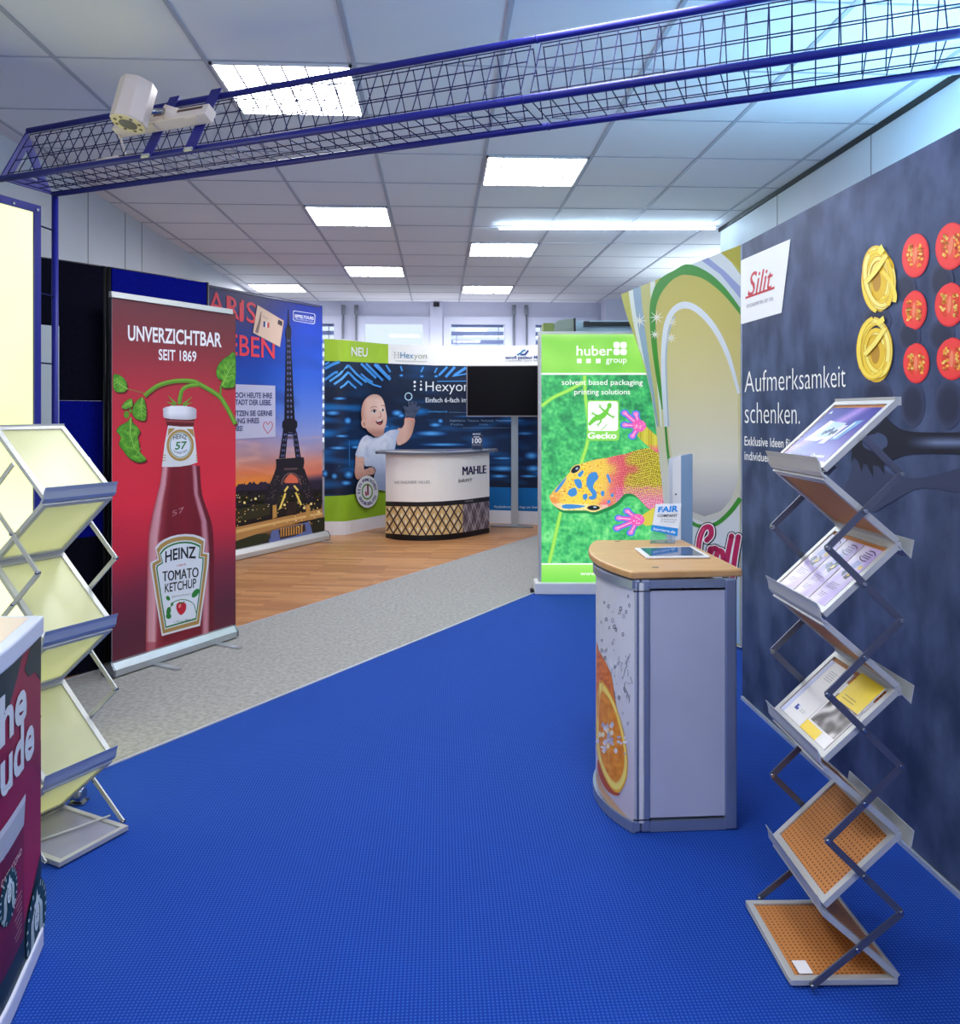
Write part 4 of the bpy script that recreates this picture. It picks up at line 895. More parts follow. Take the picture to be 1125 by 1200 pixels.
[p.text('TOMATO', (190 + q_, 681.4), (232 + q_, 676), 11.6, 11.4, DK, 5.4) for q_ in (-0.25, 0.25)]; p.text('KETCHUP', (192.6, 694.2), (229.4, 688), 9.8, 10.2, DK, 5.4, 0.014)
p.text('gewachsen', (201, 700), (222, 697), 2.4, 2.4, (130, 130, 140), 5.4); p.text('e 750 ml  880g', (203, 730), (222, 727), 2.2, 2.2, (90, 92, 104), 5.4)
p.stroke(spline([(199, 712), (203, 705.5), (212, 702.6), (221, 704), (227, 709), (229, 718)], 5, False), 0.9, LGN, 5.4)
for c_, rx, ry, ro in (((197, 716), 2.6, 5, 10), ((201, 708), 1.6, 2.4, 20), ((196.4, 701), 2.2, 3, -30), ((228.5, 695), 3.2, 6.2, 38), ((197, 722), 3.2, 3.2, 0)): p.poly(ell(c_[0], c_[1], rx, ry, 14, ro), (40, 128, 52), 5.5)
p.poly(spline([(206.4, 708), (210, 705.6), (214, 706), (217.4, 708), (217, 715), (213, 720), (209.6, 719.6), (206.4, 714)], 4), (198, 32, 54), 5.6); p.poly(ell(210, 710, 1.5, 2.6, 10, 20), (236, 130, 136), 5.9)
for a in (-50, -10, 30, 70): p.stroke([(212, 707), (212 + 4 * sin(radians(a)), 704.5 + 1.5 * abs(cos(radians(a))))], 1.1, (40, 120, 46), 6)
p.build('front_label_print', T, parent=pn)

# ---- Paris banner
pa, pb = G(240, 672.0), G(386.5, 633)
dirp = (G(386.5, 633) - G(277, 658)).normalized(); pb = G(386.5, 633); pa = pb - dirp * 2.14
T = Thing('roller_banner', 'wide blue roller banner with Eiffel tower at sunset, on the wood floor', 'banner', (pa + pb) / 2)
tmp = Surf([pa, pb]); zt = tmp.hit(375, 357.5)[1]
front, pn = roller(T, pa, pb, zt, 0.105, 0.14, 'alu_pale', 'steel', 0.016, 0.05, (0.2, 0.93), 0.12, Surf([pa, pb]).L - Surf([pa, pb]).hit(378.2, 500)[0])
mp = on(front, 0.002, 0.0014)
TOPP = lambda x: 329.5 + (x - 221.5) * 0.186
BOTP = lambda x: 646.5 - (x - 277) * 0.236
p = Print(mp)
def pcol(x, y):
    t = (y - TOPP(x)) / (BOTP(x) - TOPP(x))
    l = ramp([(0, (58, 56, 104)), (0.10, (48, 48, 116)), (0.2, (20, 50, 150)), (0.3, (16, 70, 176)), (0.45, (60, 100, 190)), (0.56, (160, 150, 196)), (0.64, (196, 150, 150)), (0.70, (230, 130, 90)), (0.755, (240, 150, 50)), (0.775, (200, 120, 60)), (0.785, (46, 34, 50)), (0.86, (30, 28, 34)), (0.9, (140, 100, 56)), (0.94, (170, 124, 70)), (0.97, (60, 56, 44)), (1, (34, 36, 40))], t)
    r = ramp([(0, (28, 48, 150)), (0.1, (24, 66, 190)), (0.22, (34, 84, 206)), (0.34, (60, 104, 214)), (0.46, (100, 134, 226)), (0.56, (140, 156, 220)), (0.63, (180, 160, 190)), (0.69, (220, 140, 120)), (0.74, (220, 120, 96)), (0.76, (96, 70, 92)), (0.775, (40, 36, 56)), (0.86, (36, 32, 36)), (0.9, (150, 108, 60)), (0.94, (180, 132, 76)), (0.965, (70, 60, 50)), (1, (30, 34, 36))], t)
    c = mixc(l, r, max(0, min(1, (x - 300) / 55)))
    if t < 0.72: c = mixc(c, (40, 60, 130), max(0, nz(x * 0.4, y - x * 0.3, 0.045, 5)) * 0.8 * (1 if t < 0.5 else 0.3)); c = mixc(c, (250, 190, 170), max(0, nz(x * 0.3, y, 0.14, 9)) * (0.7 if 0.58 < t < 0.74 else 0))
    return c
p.grid(222, 377.6, TOPP, BOTP, 50, 110, pcol, 0)
bg = p.build('background_print', T, parent=pn)
p = Print(mp); r = random.Random(5)
# city lights, roads, pool
sky = [(276, 571)]
x = 276
while x < 374: 
    x += r.uniform(2, 5); sky.append((x, 566.5 + r.uniform(-3, 1) - (3 if 355 < x < 368 else 0))); sky.append((x + 0.4, 567.5 + r.uniform(-2.4, 1)))
sky += [(376, 580), (276, 580)]; p.poly(sky, (44, 36, 60), 0.8)
p.poly([(276, 575), (376, 573), (376, 612), (276, 617)], (26, 24, 28), 1)
for k in range(30): p.poly(ell(r.uniform(276, 376), r.uniform(577, 596), r.uniform(4, 9), r.uniform(2, 4), 10), r.choice([(30, 32, 26), (24, 22, 30), (44, 44, 26), (34, 34, 40)]), 1.2)
p.poly([(276, 597), (316, 589), (316, 603), (276, 612)], (52, 50, 30), 1.5)
p.poly([(276, 618), (330, 606), (376, 596), (379, 606), (340, 614), (300, 626), (276, 634)], (190, 142, 84), 1.6)
p.poly([(276, 621), (330, 609.5), (376, 600), (378, 603), (332, 612), (276, 625)], (226, 186, 120), 2)
p.poly([(276, 634), (300, 626), (312, 625), (318, 630), (300, 640), (276, 645)], (44, 52, 34), 2)
p.poly([(318, 622), (345, 616), (362, 611), (366, 625), (340, 631), (314, 637)], (96, 112, 170), 2)
p.poly([(326, 621), (344, 616.6), (357, 614), (358, 622), (345, 628), (328, 632)], (60, 44, 46), 2.2)
for k in range(9): x_ = 329 + 3 * k; p.stroke([(x_, 619 - k * 0.4), (x_, 629 - k * 0.5)], 1.4, (214, 160, 80), 2.5)
p.poly([(364, 612), (372, 607), (380, 606), (380, 622), (368, 625)], (34, 40, 30), 2.4)
for k in range(90):
    x_, y_ = r.uniform(276, 377), r.uniform(578, 618); p.poly(ell(x_, y_, r.uniform(0.4, 0.9), r.uniform(0.4, 0.9), 7), r.choice([(255, 226, 130), (250, 200, 90), (255, 245, 210), (230, 170, 70)]), 2.6)
for x_ in (286, 299, 311, 322, 333, 356, 364, 373): p.poly(ell(x_, r.uniform(584, 600), 1.5, 1.6, 10), (255, 236, 150), 2.8)
for a, b in (((334, 578), (327.5, 596)), ((346, 577), (352.5, 592)), ((337, 570), (333, 576)), ((344, 569), (349, 575))): p.stroke([a, b], 2.2, (248, 222, 110), 2.9)
for x_ in (319, 358): p.poly([(x_, 592), (x_ + 4.5, 591), (x_ + 5, 606), (x_, 608)], (196, 150, 80), 2.8)
p.poly([(337, 588), (346, 588), (347, 603), (335, 604)], (48, 34, 34), 2.8)
p.build('city_print', T, parent=pn)
# tower
p = Print(mp); TW = (30, 27, 40)
p.stroke([(337.6, 363), (337.6, 384)], lambda t: 0.7 + 2 * t, TW, 3)
p.poly([(336, 381), (339.4, 381), (340.8, 386), (341, 392), (340.4, 396.5), (334.6, 396.5), (334, 392), (334.4, 386)], TW, 3)
def leg(pl, pr_, holes, l=3):
    p.poly([pl[0], pr_[0], pr_[1], pl[1]], TW, l)
    for k in range(holes):
        t0, t1 = (k + 0.2) / holes, (k + 0.82) / holes
        a0 = mixc2(pl, t0, pr_); a1 = mixc2(pl, t1, pr_)
        for s0, s1 in ((0.22, 0.44), (0.56, 0.78)):
            q0 = lp(a0[0], a0[1], s0); q1 = lp(a0[0], a0[1], s1); q2 = lp(a1[0], a1[1], s1); q3 = lp(a1[0], a1[1], s0)
            p.poly([lp(q0, q1, 0.5), lp(q1, q2, 0.5), lp(q2, q3, 0.5), lp(q3, q0, 0.5)], (104, 116, 176), l + 0.3)
def lp(a, b, t): return (a[0] + (b[0] - a[0]) * t, a[1] + (b[1] - a[1]) * t)
def mixc2(l_, t, r_): return lp(l_[0], l_[1], t), lp(r_[0], r_[1], t)
leg(((335, 396), (332.8, 492)), ((340.2, 396), (345, 492)), 15)
p.poly([(330.6, 494), (333, 491.6), (345, 491.6), (347.8, 494), (348, 500), (346, 503), (347, 506.5), (331, 506.5), (331.6, 503), (330.2, 500)], TW, 3)
leg(((331.2, 506), (326.6, 537)), ((337, 506), (334, 537)), 5); leg(((342.6, 506), (346, 537)), ((347.4, 506), (352.4, 537)), 5)
p.stroke([(334.5, 508), (345, 508)], 1.6, TW, 3); p.poly([(335, 511), (343, 511), (344.6, 514), (334, 514)], (110, 96, 120), 3)
p.poly([(322.8, 538), (355.4, 535.8), (356.2, 541), (355, 549), (323, 550), (323.4, 544)], TW, 3)
p.stroke([(332, 549.8), (348, 549.2)], 2.2, (96, 78, 82), 3.6)
lo = spline([(323, 549), (318, 562), (312, 574), (308, 590)], 5, False); li = spline([(324, 590), (328, 575), (333, 562), (340, 554.5)], 5, False)
p.poly(lo + [(322, 592)] + li + [(340, 549)], TW, 3)
ro = spline([(356, 549), (360, 560), (364.5, 571), (370, 586)], 5, False); ri = spline([(358, 588), (354, 572), (348, 560), (340, 554.5)], 5, False)
p.poly(ro + [(362, 590)] + ri + [(340, 549)], TW, 3)
arch = ell(340.5, 568, 11, 13.6, 20, 0, 180, 360); p.stroke(arch, 1.5, (120, 90, 92), 3.4)
p.poly([(334, 562), (337, 557.6), (341, 556), (345, 557.6), (348.4, 562), (349, 566), (333, 566)], (226, 112, 84), 3.3)
for k in range(26): t = r.random(); a = lp((320, 556), (311, 586), t); p.poly(ell(a[0] + r.uniform(0, 9), a[1], 0.5, 0.7, 6), (120, 96, 96), 3.4); a = lp((358, 556), (366, 584), t); p.poly(ell(a[0] - r.uniform(0, 9), a[1], 0.5, 0.7, 6), (120, 96, 96), 3.4)
p.build('tower_print', T, parent=pn)
p = Print(mp); RE = (232, 66, 84)
p.text('PARIS', (231, 362), (299.6, 379.6), 25.5, 23.4, RE, 3, 0.004); p.poly([(280, 354.2), (284, 355), (284, 377.4), (280, 376.4)], RE, 3.3); p.poly([(266, 350.5), (270, 351.4), (270, 372), (266, 371)], RE, 3.3)
p.build('heading_lettering', T, parent=pn); p = Print(mp)
p.text('LEBEN', (256, 414.4), (321.4, 420), 25, 21.6, RE, 3, 0.010)
p.build('heading_lettering', T, parent=pn)
p = Print(mp); ev = [(301, 357.5), (331.8, 376), (327.3, 406.7), (295.8, 389.8)]
p.poly(ev, (226, 196, 176), 4); p.stroke(ev + ev[:1], 0.6, (190, 156, 140), 4.4)
for k, c_ in enumerate(((52, 62, 130), (238, 232, 228), (206, 64, 70))): p.poly([(308 + 2.3 * k, 376.3 + 0.8 * k), (310.3 + 2.3 * k, 377.1 + 0.8 * k), (310 + 2.3 * k, 383.6 + 0.4 * k), (307.8 + 2.3 * k, 383 + 0.4 * k)], c_, 4.5)
p.poly([(325.4, 374.4), (330.4, 377), (329.6, 382.4), (324.6, 379.6)], (64, 50, 56), 4.5); p.text('Paris', (307.6, 372), (313, 374.6), 2.4, 2.4, (150, 130, 120), 4.5)
p.poly([(305.8, 364.4), (305, 376), (301.6, 391), (298.2, 389), (302.4, 376), (304.6, 366)], (136, 112, 108), 4.5)
p.build('envelope_print', T, parent=pn)
p = Print(mp); sg = [(344, 363.9), (367.5, 367.6), (369, 369.4), (368.4, 378.8), (366.6, 380), (344.4, 376.2), (343, 374.4), (342.8, 365)]
p.ring(sg, scale_poly(sg, (0.95, 0.9)), (232, 236, 250), 3.4); p.text('EIFFELTOURS', (345, 371.8), (367, 375), 3.4, 3.4, (232, 236, 250), 3.4, 0.03); p.text('einfach schoene Reisen erleben', (345.2, 374.2), (366.6, 377.6), 1.7, 1.7, (225, 230, 248), 3.4)
p.build('logo_print', T, parent=pn)
p = Print(mp); p.poly([(262, 449.8), (322, 452), (322.4, 512), (262, 515.4)], (192, 194, 224), 3)
NV = (38, 44, 104)
for s_, x0_, x1_, y0_, y1_ in (('NOCH HEUTE IHRE', 270.6, 318.4, 465.8, 466.6), ('STADT DER LIEBE.', 272.4, 317.6, 474.2, 474.8), ('NUTZEN SIE GERNE', 268, 318.6, 487.4, 487.2), ('BERATUNG IHRES', 259, 303, 496.4, 495.8), ('REISEBUEROS!', 246, 283.8, 505, 505)):
    if s_.startswith('REISE'): s_, x0_ = 'UBS!', 272.4
    if s_.startswith('BERA'): s_, x0_ = 'TUNG IHRES', 270.6
    p.text(s_, (x0_, y0_), (x1_, y1_), 5.9, 5.9, NV, 3.6, 0.028)
p.stroke(spline([(313, 508), (308.4, 501), (308.6, 496), (311, 494.6), (313.2, 497.4), (316, 494.2), (318.4, 496), (318, 501.5), (313, 508)], 4, False), 0.8, (196, 70, 84), 3.6)
p.build('text_panel_print', T, parent=pn)

# ================================================================ CURVED PICTURE WALL (far)
def cpt(px, Z): return CM((px - CX) / FPX * Z, Z)
hx = spline([tuple(cpt(380, 9.62))[:2], tuple(cpt(404, 9.66))[:2], tuple(cpt(426, 9.98))[:2], tuple(cpt(454, 10.34))[:2], tuple(cpt(510, 10.6))[:2], tuple(cpt(560, 10.68))[:2], tuple(cpt(600, 10.62))[:2], tuple(cpt(632, 10.5))[:2], tuple(cpt(680, 10.1))[:2]], 14, False)
hex_ = Surf(hx); HZ = EYE + 0.862
T = Thing('curved_display', 'long curved picture wall with a baby and blue lights, in front of the windows', 'display wall', (hx[62][0], hx[62][1], 0))
q = MB(); n_ = len(hx); fr_ = [hex_.pos(s_, 0.012, 0) for s_ in hex_.s]; bk = [hex_.pos(s_, 0.012, -0.03) for s_ in hex_.s]
q.prism(fr_ + bk[::-1], (0, 0, HZ - 0.012), smooth=False); pan = q.build('panel', T, 'white')
mp = on(hex_, 0.004, 0.003); LT = hex_.hit(380.2, 500)[0]
p = Print(mp)
TY = lambda x: ramp1([(380, 397.2), (404, 398.6), (430, 401.2), (454, 403.4), (510, 405.4), (560, 405.9), (600, 405.4), (632, 404.4), (680, 401)], x)
B1 = lambda x: ramp1([(380, 423), (404, 423.6), (454, 426), (510, 428.3), (560, 429), (600, 428.6), (632, 428), (680, 425)], x)
B2 = lambda x: ramp1([(380, 581.5), (404, 580.6), (426, 577.6), (450, 574.4), (500, 571.5), (574, 570.7), (632, 572), (680, 574)], x)
B3 = lambda x: ramp1([(380, 611), (404, 611), (426, 607.5), (451, 603), (500, 600), (574, 597.6), (632, 599.4), (680, 602)], x)
B4 = lambda x: ramp1([(380, 628), (404, 628), (426, 624.4), (451, 619.2), (510, 615.5), (574, 614.4), (632, 615), (680, 619)], x)
p.grid(380.2, 454.8, TY, B1, 24, 3, (166, 204, 52), 0); p.grid(454.8, 678, TY, B1, 50, 3, (244, 243, 242), 0)
def dcol(x, y):
    c = ramp([(425, (22, 40, 70)), (470, (20, 32, 58)), (520, (18, 44, 84)), (575, (22, 32, 58))], y)
    g_ = max(0, nz(x * 0.25, y, 0.11, 4)) * (1 if y > 470 else 0.25); c = mixc(c, (26, 120, 200), min(1, g_ * 1.5))
    return c
p.grid(380.2, 678, B1, B2, 110, 60, dcol, 0)
p.grid(380.2, 470, B2, B3, 24, 3, (148, 192, 42), 0); p.grid(470, 678, B2, B3, 50, 3, (10, 112, 184), 0); p.grid(380.2, 678, B3, B4, 60, 3, (236, 236, 244), 0)
p.build('background_print', T, parent=pan)
p = Print(mp, 6)
def glow(cx_, cy_, rx, ry, c0=(20, 60, 120), c1=(90, 180, 250), n=5):
    for k in range(n): f_ = 1 - k / n; p.poly(ell(cx_, cy_, rx * (f_ ** 0.8), ry * (f_ ** 0.8), 18), mixc(c0, c1, k / (n - 1)), 1 + 0.12 * k)
for a in ((398, 467, 8, 2), (390, 484, 9, 3.4), (407, 493, 4.6, 4.6), (400, 511, 9, 2), (396, 525, 12, 2.4), (416, 524, 6, 2.4), (381, 555, 4, 4.6), (392, 558, 4, 4), (408, 556, 6, 5.5), (405, 566, 7, 3.4), (505, 508, 20, 3.6), (510, 498, 8, 3), (520, 521, 30, 2.2), (615, 508, 13, 2.4), (623, 534, 9, 5), (590, 537, 15, 2), (590, 549, 20, 4), (625, 549, 10, 4.4), (585, 558, 12, 2.4), (620, 558, 12, 2), (465, 484, 7, 4), (470, 487, 5, 3), (450, 500, 8, 3), (516, 493.4, 3.6, 3), (600, 493, 20, 2), (560, 488, 30, 1.2), (470, 528, 30, 1.6), (490, 540, 40, 2.4), (520, 556, 40, 3)): p = Print(mp, 3); glow(*a); p.build('light_print', T, parent=pan)
p = Print(mp, 3)
BLU = (70, 150, 230)
def chev(pts, wd, c=BLU): p.stroke(pts, wd, c, 2.4)
for y_, hw, wd in ((428, 21, 2.6), (436, 16, 2.6), (446.5, 9, 2.2)):
    chev([(407.5 - hw, y_ + hw * 0.9), (407.5 - hw * 0.45, y_ + hw * 0.5), (407.5, y_)], wd, (96, 176, 244)); chev([(407.5, y_), (407.5 + hw * 0.45, y_ + hw * 0.5), (407.5 + hw, y_ + hw * 0.95)], wd, (70, 150, 226))
chev([(381, 445), (392, 437), (396, 436)], 3); chev([(381, 432), (390, 427), (398, 424)], 3.4); chev([(381, 427), (386, 424.6)], 2.4); chev([(425, 444), (437, 451), (446, 453.6)], 2); chev([(422, 438), (428, 443), (436, 448)], 2)
p.build('chevron_print', T, parent=pan); p = Print(mp, 3)
for a, b, wd in (((422, 426), (440, 443), 3), ((428, 426), (448, 446), 2.6), ((438, 427), (457, 445), 3.6), ((441, 427), (453, 440), 2.2), ((452, 428), (457, 436), 2.2), ((469, 429), (471, 435), 2), ((496, 430), (493, 436), 2), ((512, 431), (509, 437), 2), ((524, 430), (514, 440), 2.6), ((533, 430), (522, 442), 3), ((546, 431), (532, 440), 3.2), ((547, 438), (530, 441), 1.6), ((547, 446.6), (512, 447), 1)): chev([a, b], wd)
for a in ((470, 440), (494, 441), (511, 441), (455, 441)): glow(a[0], a[1], 3, 1.8)
p.stroke([(408.5, 516), (408.5, 546)], 0.7, (60, 130, 200), 2.4); p.stroke([(397, 546), (418, 543)], 1.3, (60, 130, 200), 2.4)
p.build('beam_print', T, parent=pan)
p = Print(mp, 3)
SK, SK2, SK3 = (226, 182, 166), (196, 142, 126), (240, 206, 192)
armr = spline([(465, 503), (470, 501.6), (473, 497), (474.4, 489.5), (485.2, 490.6), (484.6, 500), (481, 511.5), (474, 519), (464.6, 521)], 4)
p.poly(armr, SK2, 5); p.cells(scale_poly(armr, 0.97), 1.4, lambda x, y: mixc(SK, SK2, max(0, (x - 474) / 12)), 5.4)
p.stroke([(474.6, 490), (485, 491.4)], 2.4, (238, 160, 140), 5.8)
gl = spline([(475.2, 489.5), (484.6, 489.8), (487, 485), (490, 480.6), (492.3, 477.2), (491.4, 475.6), (489, 477), (486.6, 479.4), (488, 474), (487.6, 471), (485.8, 471), (484.6, 475), (483.6, 470.4), (482.2, 469.4), (481.2, 471), (481, 475), (479, 470), (477.4, 469.6), (476.8, 472), (478, 477), (475, 476.4), (472.4, 476.4), (471.8, 478), (473.6, 480.6), (474, 485)], 3)
p.poly(gl, (72, 82, 106), 6); p.cells(scale_poly(gl, 0.94), 1.2, lambda x, y: mixc((84, 94, 120), (58, 66, 88), 0.5 + nz(x, y, 0.25) * 0.8), 6.3)
arml = spline([(416, 532), (414.6, 545), (414, 554), (416.6, 561.5), (422, 560), (428, 557.4), (436, 556), (438, 551), (434, 547.4), (428, 549.6), (425, 549), (424.8, 536)], 4)
p.poly(arml, SK2, 5); p.cells(scale_poly(arml, 0.96), 1.4, lambda x, y: mixc(SK, SK2, max(0, (y - 546) / 20) + max(0, nz(x, y, 0.3)) * 0.5), 5.4)
sh = spline([(428.4, 510), (423, 513), (419.4, 519), (416.6, 527), (414.6, 533.4), (419, 535.6), (424.8, 536.2), (426, 546), (434, 546.4), (438.6, 551), (437, 557), (436, 566), (437.6, 575.2), (444, 574), (452.4, 573), (456, 545), (462.4, 524), (464.6, 512), (467.4, 504.4), (462, 503.4), (455, 504.6), (449, 508), (442, 512), (435, 512.4)], 3)
p.poly(sh, (190, 200, 226), 5.6); p.cells(scale_poly(sh, 0.98), 1.5, lambda x, y: mixc(mixc((222, 228, 244), (150, 170, 214), max(0, (y - 520) / 60) + max(0, (x - 452) / 24)), (170, 182, 214), max(0, nz(x, y, 0.16, 6)) * 0.8), 5.9)
p.stroke(spline([(429, 510.5), (434, 513.4), (442, 513), (449, 508.6)], 4, False), 1, (170, 180, 210), 6.4)
p.poly(spline([(430, 503), (436, 510.6), (443, 511.4), (448.5, 507), (447, 501)], 4), SK2, 6.2)
hd = spline([(437.5, 462), (430.5, 464), (424.6, 470), (421.7, 479), (421.6, 489), (423.4, 497), (428, 503.4), (431, 507), (437, 508), (443, 507.4), (448, 504.6), (451, 498), (452.2, 489), (450.6, 480), (448.6, 471), (444.4, 464.4)], 4)
p.poly(hd, SK2, 6.6)
def skin(x, y):
    c = mixc(SK3, SK, min(1, math.hypot(x - 443, y - 478) / 22)); c = mixc(c, SK2, max(0, (428 - x) / 7)); c = mixc(c, (184, 130, 116), max(0, (y - 500) / 9)); c = mixc(c, (236, 160, 150), max(0, 1 - math.hypot(x - 436, y - 493) / 6) * 0.5)
    return mixc(c, (176, 140, 124), max(0, (468 - y) / 7) * 0.6)
p.cells(scale_poly(hd, 0.985), 1.1, skin, 6.9)
p.poly(ell(424.4, 496.6, 3.1, 5, 16, -12), SK, 7); p.poly(ell(424.8, 497, 1.5, 3, 12, -12), SK2, 7.3)
p.stroke(spline([(432.6, 482.6), (436, 479.8), (439.6, 481.6)], 4, False), 0.9, (120, 80, 72), 7.6); p.poly(ell(436.2, 482.2, 2.8, 1.9, 14, -8), (250, 246, 246), 7.3); p.poly(ell(436.6, 482, 1.6, 1.8, 12), (50, 44, 66), 7.5); p.poly(ell(446.8, 480.6, 2.3, 1.7, 14, 6), (250, 246, 246), 7.3); p.poly(ell(447, 480.5, 1.4, 1.6, 12), (50, 44, 66), 7.5)
p.stroke(spline([(432, 478.4), (436, 476.4), (440, 477.4)], 4, False), 0.9, (170, 122, 104), 7.3); p.stroke(spline([(444.6, 475.8), (447.6, 475), (450, 476.8)], 4, False), 0.9, (170, 122, 104), 7.3)
p.stroke(spline([(443.4, 482), (444.8, 487), (443.4, 489.2), (441.4, 489)], 4, False), 1, (190, 134, 120), 7.3); p.poly(ell(443.6, 488.4, 2.2, 1.4, 12), (236, 186, 170), 7.2)
p.poly(spline([(438.4, 493.6), (442, 494), (446.6, 491.6), (447, 494.6), (444.4, 498), (440.6, 497)], 4), (70, 22, 30), 7.4); p.stroke([(440, 494.2), (446, 492.4)], 0.9, (240, 236, 236), 7.7); p.poly(ell(443, 496.4, 2, 1, 10, -20), (196, 86, 96), 7.7)
p.build('baby_print', T, parent=pan)
p = Print(mp, 3)
p.poly(ell(428, 576.2, 13.5, 19.2, 36), (60, 90, 40), 8); p.poly(ell(428, 576, 13.2, 18.9, 36), (230, 232, 238), 8.4); p.ring(ell(428, 576, 6.6, 9.4, 30), ell(428, 576, 5.2, 7.6, 30), (92, 150, 50), 8.8)
p.stroke([(428.6, 567.6), (428.8, 579.4), (427, 580.4), (426, 576)], 1.8, (160, 24, 60), 9); p.stroke([(428.6, 568), (428.6, 578)], 1.2, (110, 20, 60), 9.2)
p.ring_text('KEIN ANMISCHEN', (428, 576), 10.1, 14.2, 170, 350, 3.2, (44, 48, 120), 9, 0.02); p.ring_text('ERFORDERLICH', (428, 576), 10.1, 14.2, 155, 20, 3.2, (44, 48, 120), 9, 0.02, True)
p.build('badge_print', T, parent=pan)
p = Print(mp)
p.text('NEU', (411, 416.6), (430, 418), 9.8, 9.8, (238, 240, 236), 2, 0.02)
p.build('header_lettering', T, parent=pan); p = Print(mp)
p.text('Hex', (469, 419.6), (484.4, 420), 7, 7, (64, 132, 176), 2); p.text('yon', (485, 420), (500, 420.2), 6.4, 6.4, (150, 160, 130), 2, -0.005); p.stroke([(463, 422.8), (499.6, 423.6)], 0.5, (170, 174, 176), 2)
for cx_, cy_ in ((462.4, 413), (462.4, 416), (462.4, 419), (466.6, 413), (466.6, 416), (466.6, 419)): p.poly(ell(cx_, cy_, 0.7, 0.8, 8), (170, 160, 150), 2)
p.build('header_lettering', T, parent=pan); p = Print(mp)
p.text('sanofi pasteur MSD', (592.4, 420.6), (637, 420.4), 3.6, 3.6, (44, 70, 140), 2, 0.02); p.text('impfstoffe fuers leben', (592.6, 423.6), (636, 423.4), 2, 2, (120, 126, 140), 2)
p.stroke(spline([(606, 416), (610, 414), (613, 411), (616, 410.4)], 4, False), 1.7, (30, 120, 170), 2); p.stroke(spline([(610, 415.6), (615, 415.4), (617.4, 413), (619.4, 410.6)], 4, False), 1.9, (30, 64, 140), 2.2)
p.build('header_lettering', T, parent=pan)
p = Print(mp)
p.text('Hexyon', (498.4, 458.4), (550, 458.4), 11.4, 11.4, (240, 246, 252), 3, -0.006); p.text('Einfach 6-fach impfen', (498.4, 471.4), (560, 471.4), 5.3, 5.3, (226, 234, 244), 3, 0.01)
for cx_, cy_, r_ in ((485.6, 447.8, 1.5), (485.6, 452.6, 1.3), (485.6, 457, 0.9), (493, 447.2, 0.9), (493, 451.2, 1.2), (493, 456.2, 1.5)): p.poly(ell(cx_, cy_, r_, r_ * 1.1, 12), (240, 246, 252), 3)
p.ring(ell(478.3, 464.7, 4.6, 4.8, 26), ell(478.3, 464.7, 3.5, 3.7, 26), (190, 226, 248), 3)
p.text('www.hexyon.de', (501, 483.4), (524, 483.4), 2.4, 2.4, (60, 140, 200), 3, 0.02); p.stroke([(526, 483), (547, 483.4)], 0.4, (110, 150, 190), 3)
p.text('Diphtherie  Tetanus  Pertussis  Hepatitis B', (527, 494), (600, 494), 2.2, 2.2, (130, 170, 206), 3); p.text('Polio         Hib', (528, 498.4), (572, 498.4), 2, 2, (110, 150, 190), 3)
p.stroke([(542, 501.4), (600, 501.4)], 0.35, (120, 150, 180), 3)
p.text('Fachinformation liegt am Stand aus', (579.6, 595), (640, 595.6), 2.6, 2.6, (220, 232, 244), 3, 0.01)
p.build('lettering', T, parent=pan)

# ================================================================ SCREEN ON STAND
tz = 10.02
T = Thing('tv_screen', 'large black flat screen on a grey pole stand, in front of the curved picture wall', 'television', G(603, 617.5))
tv = Surf([cpt(546.6, tz), cpt(652, tz - 0.05)]); zb, zt = tv.hit(560, 488.4)[1], tv.hit(560, 428.4)[1]
q = MB(); slab(tv, 0, tv.L, zb, zt, 0, -0.05, q); q.build('housing', T, mat('screen_bezel', (150, 140, 146), 0.35, 0.4), bevel=0.004)
q = MB(); slab(tv, 0.012, tv.L - 0.012, zb + 0.016, zt - 0.008, 0.004, 0.0, q); q.build('screen', T, 'screen')
ps = G(603, 617.5); pq = V((ps.x, ps.y, 0))
q = MB(); q.box((pq.x, pq.y, 0.75), (0.085, 0.05, 1.46)); q.build('pole', T, 'alu')
q = MB(); q.box((pq.x - 0.02, pq.y + 0.02, 1.72), (0.3, 0.05, 0.3)); q.build('mount', T, 'black')
q = MB(); q.prism([pq + V((x, y, 0.0045)) for x, y in ((-0.3, 0.12), (-0.3, -0.02), (0.0, -0.12), (0.22, -0.14), (0.22, -0.02), (0.06, 0.14))], (0, 0, 0.014)); q.build('base_plate', T, 'steel')

# ================================================================ FAR COUNTER (lattice front)
cf = spline([tuple(p_)[:2] for p_ in (G(452.2, 630.5), G(466, 633.2), G(490, 634.2), G(517, 633.6), G(545, 630.4), G(573.2, 624.6))], 6, False)
mah = Surf(cf)
T = Thing('promotion_counter', 'curved white counter with lattice base and grey top, in front of the curved picture wall', 'counter', G(517, 628))
bkn = V((sin(YAW), cos(YAW), 0)) * 0.42
q = MB(); q.prism([V((x, y, 0.0045)) for x, y in cf] + [V((cf[-1][0], cf[-1][1], 0.0045)) + bkn, V((cf[0][0], cf[0][1], 0.0045)) + bkn], (0, 0, 0.965)); body = q.build('body', T, 'white')
q = MB(); pt = [mah.pos(s_, 0.97, 0.05) for s_ in mah.s]; ex = (pt[-1] - pt[0]).normalized()
ptop = [pt[0] - ex * 0.09 + bkn * 0.2] + [pt[0] - ex * 0.05] + pt[1:-1] + [pt[-1] + ex * 0.03, pt[-1] + ex * 0.075 + bkn * 0.2, pt[-1] + ex * 0.05 + bkn * 1.1, pt[0] - ex * 0.06 + bkn * 1.1]
q.prism(ptop, (0, 0, 0.028)); q.build('worktop', T, 'top_grey')
mp = on(mah, 0.003, 0.002)
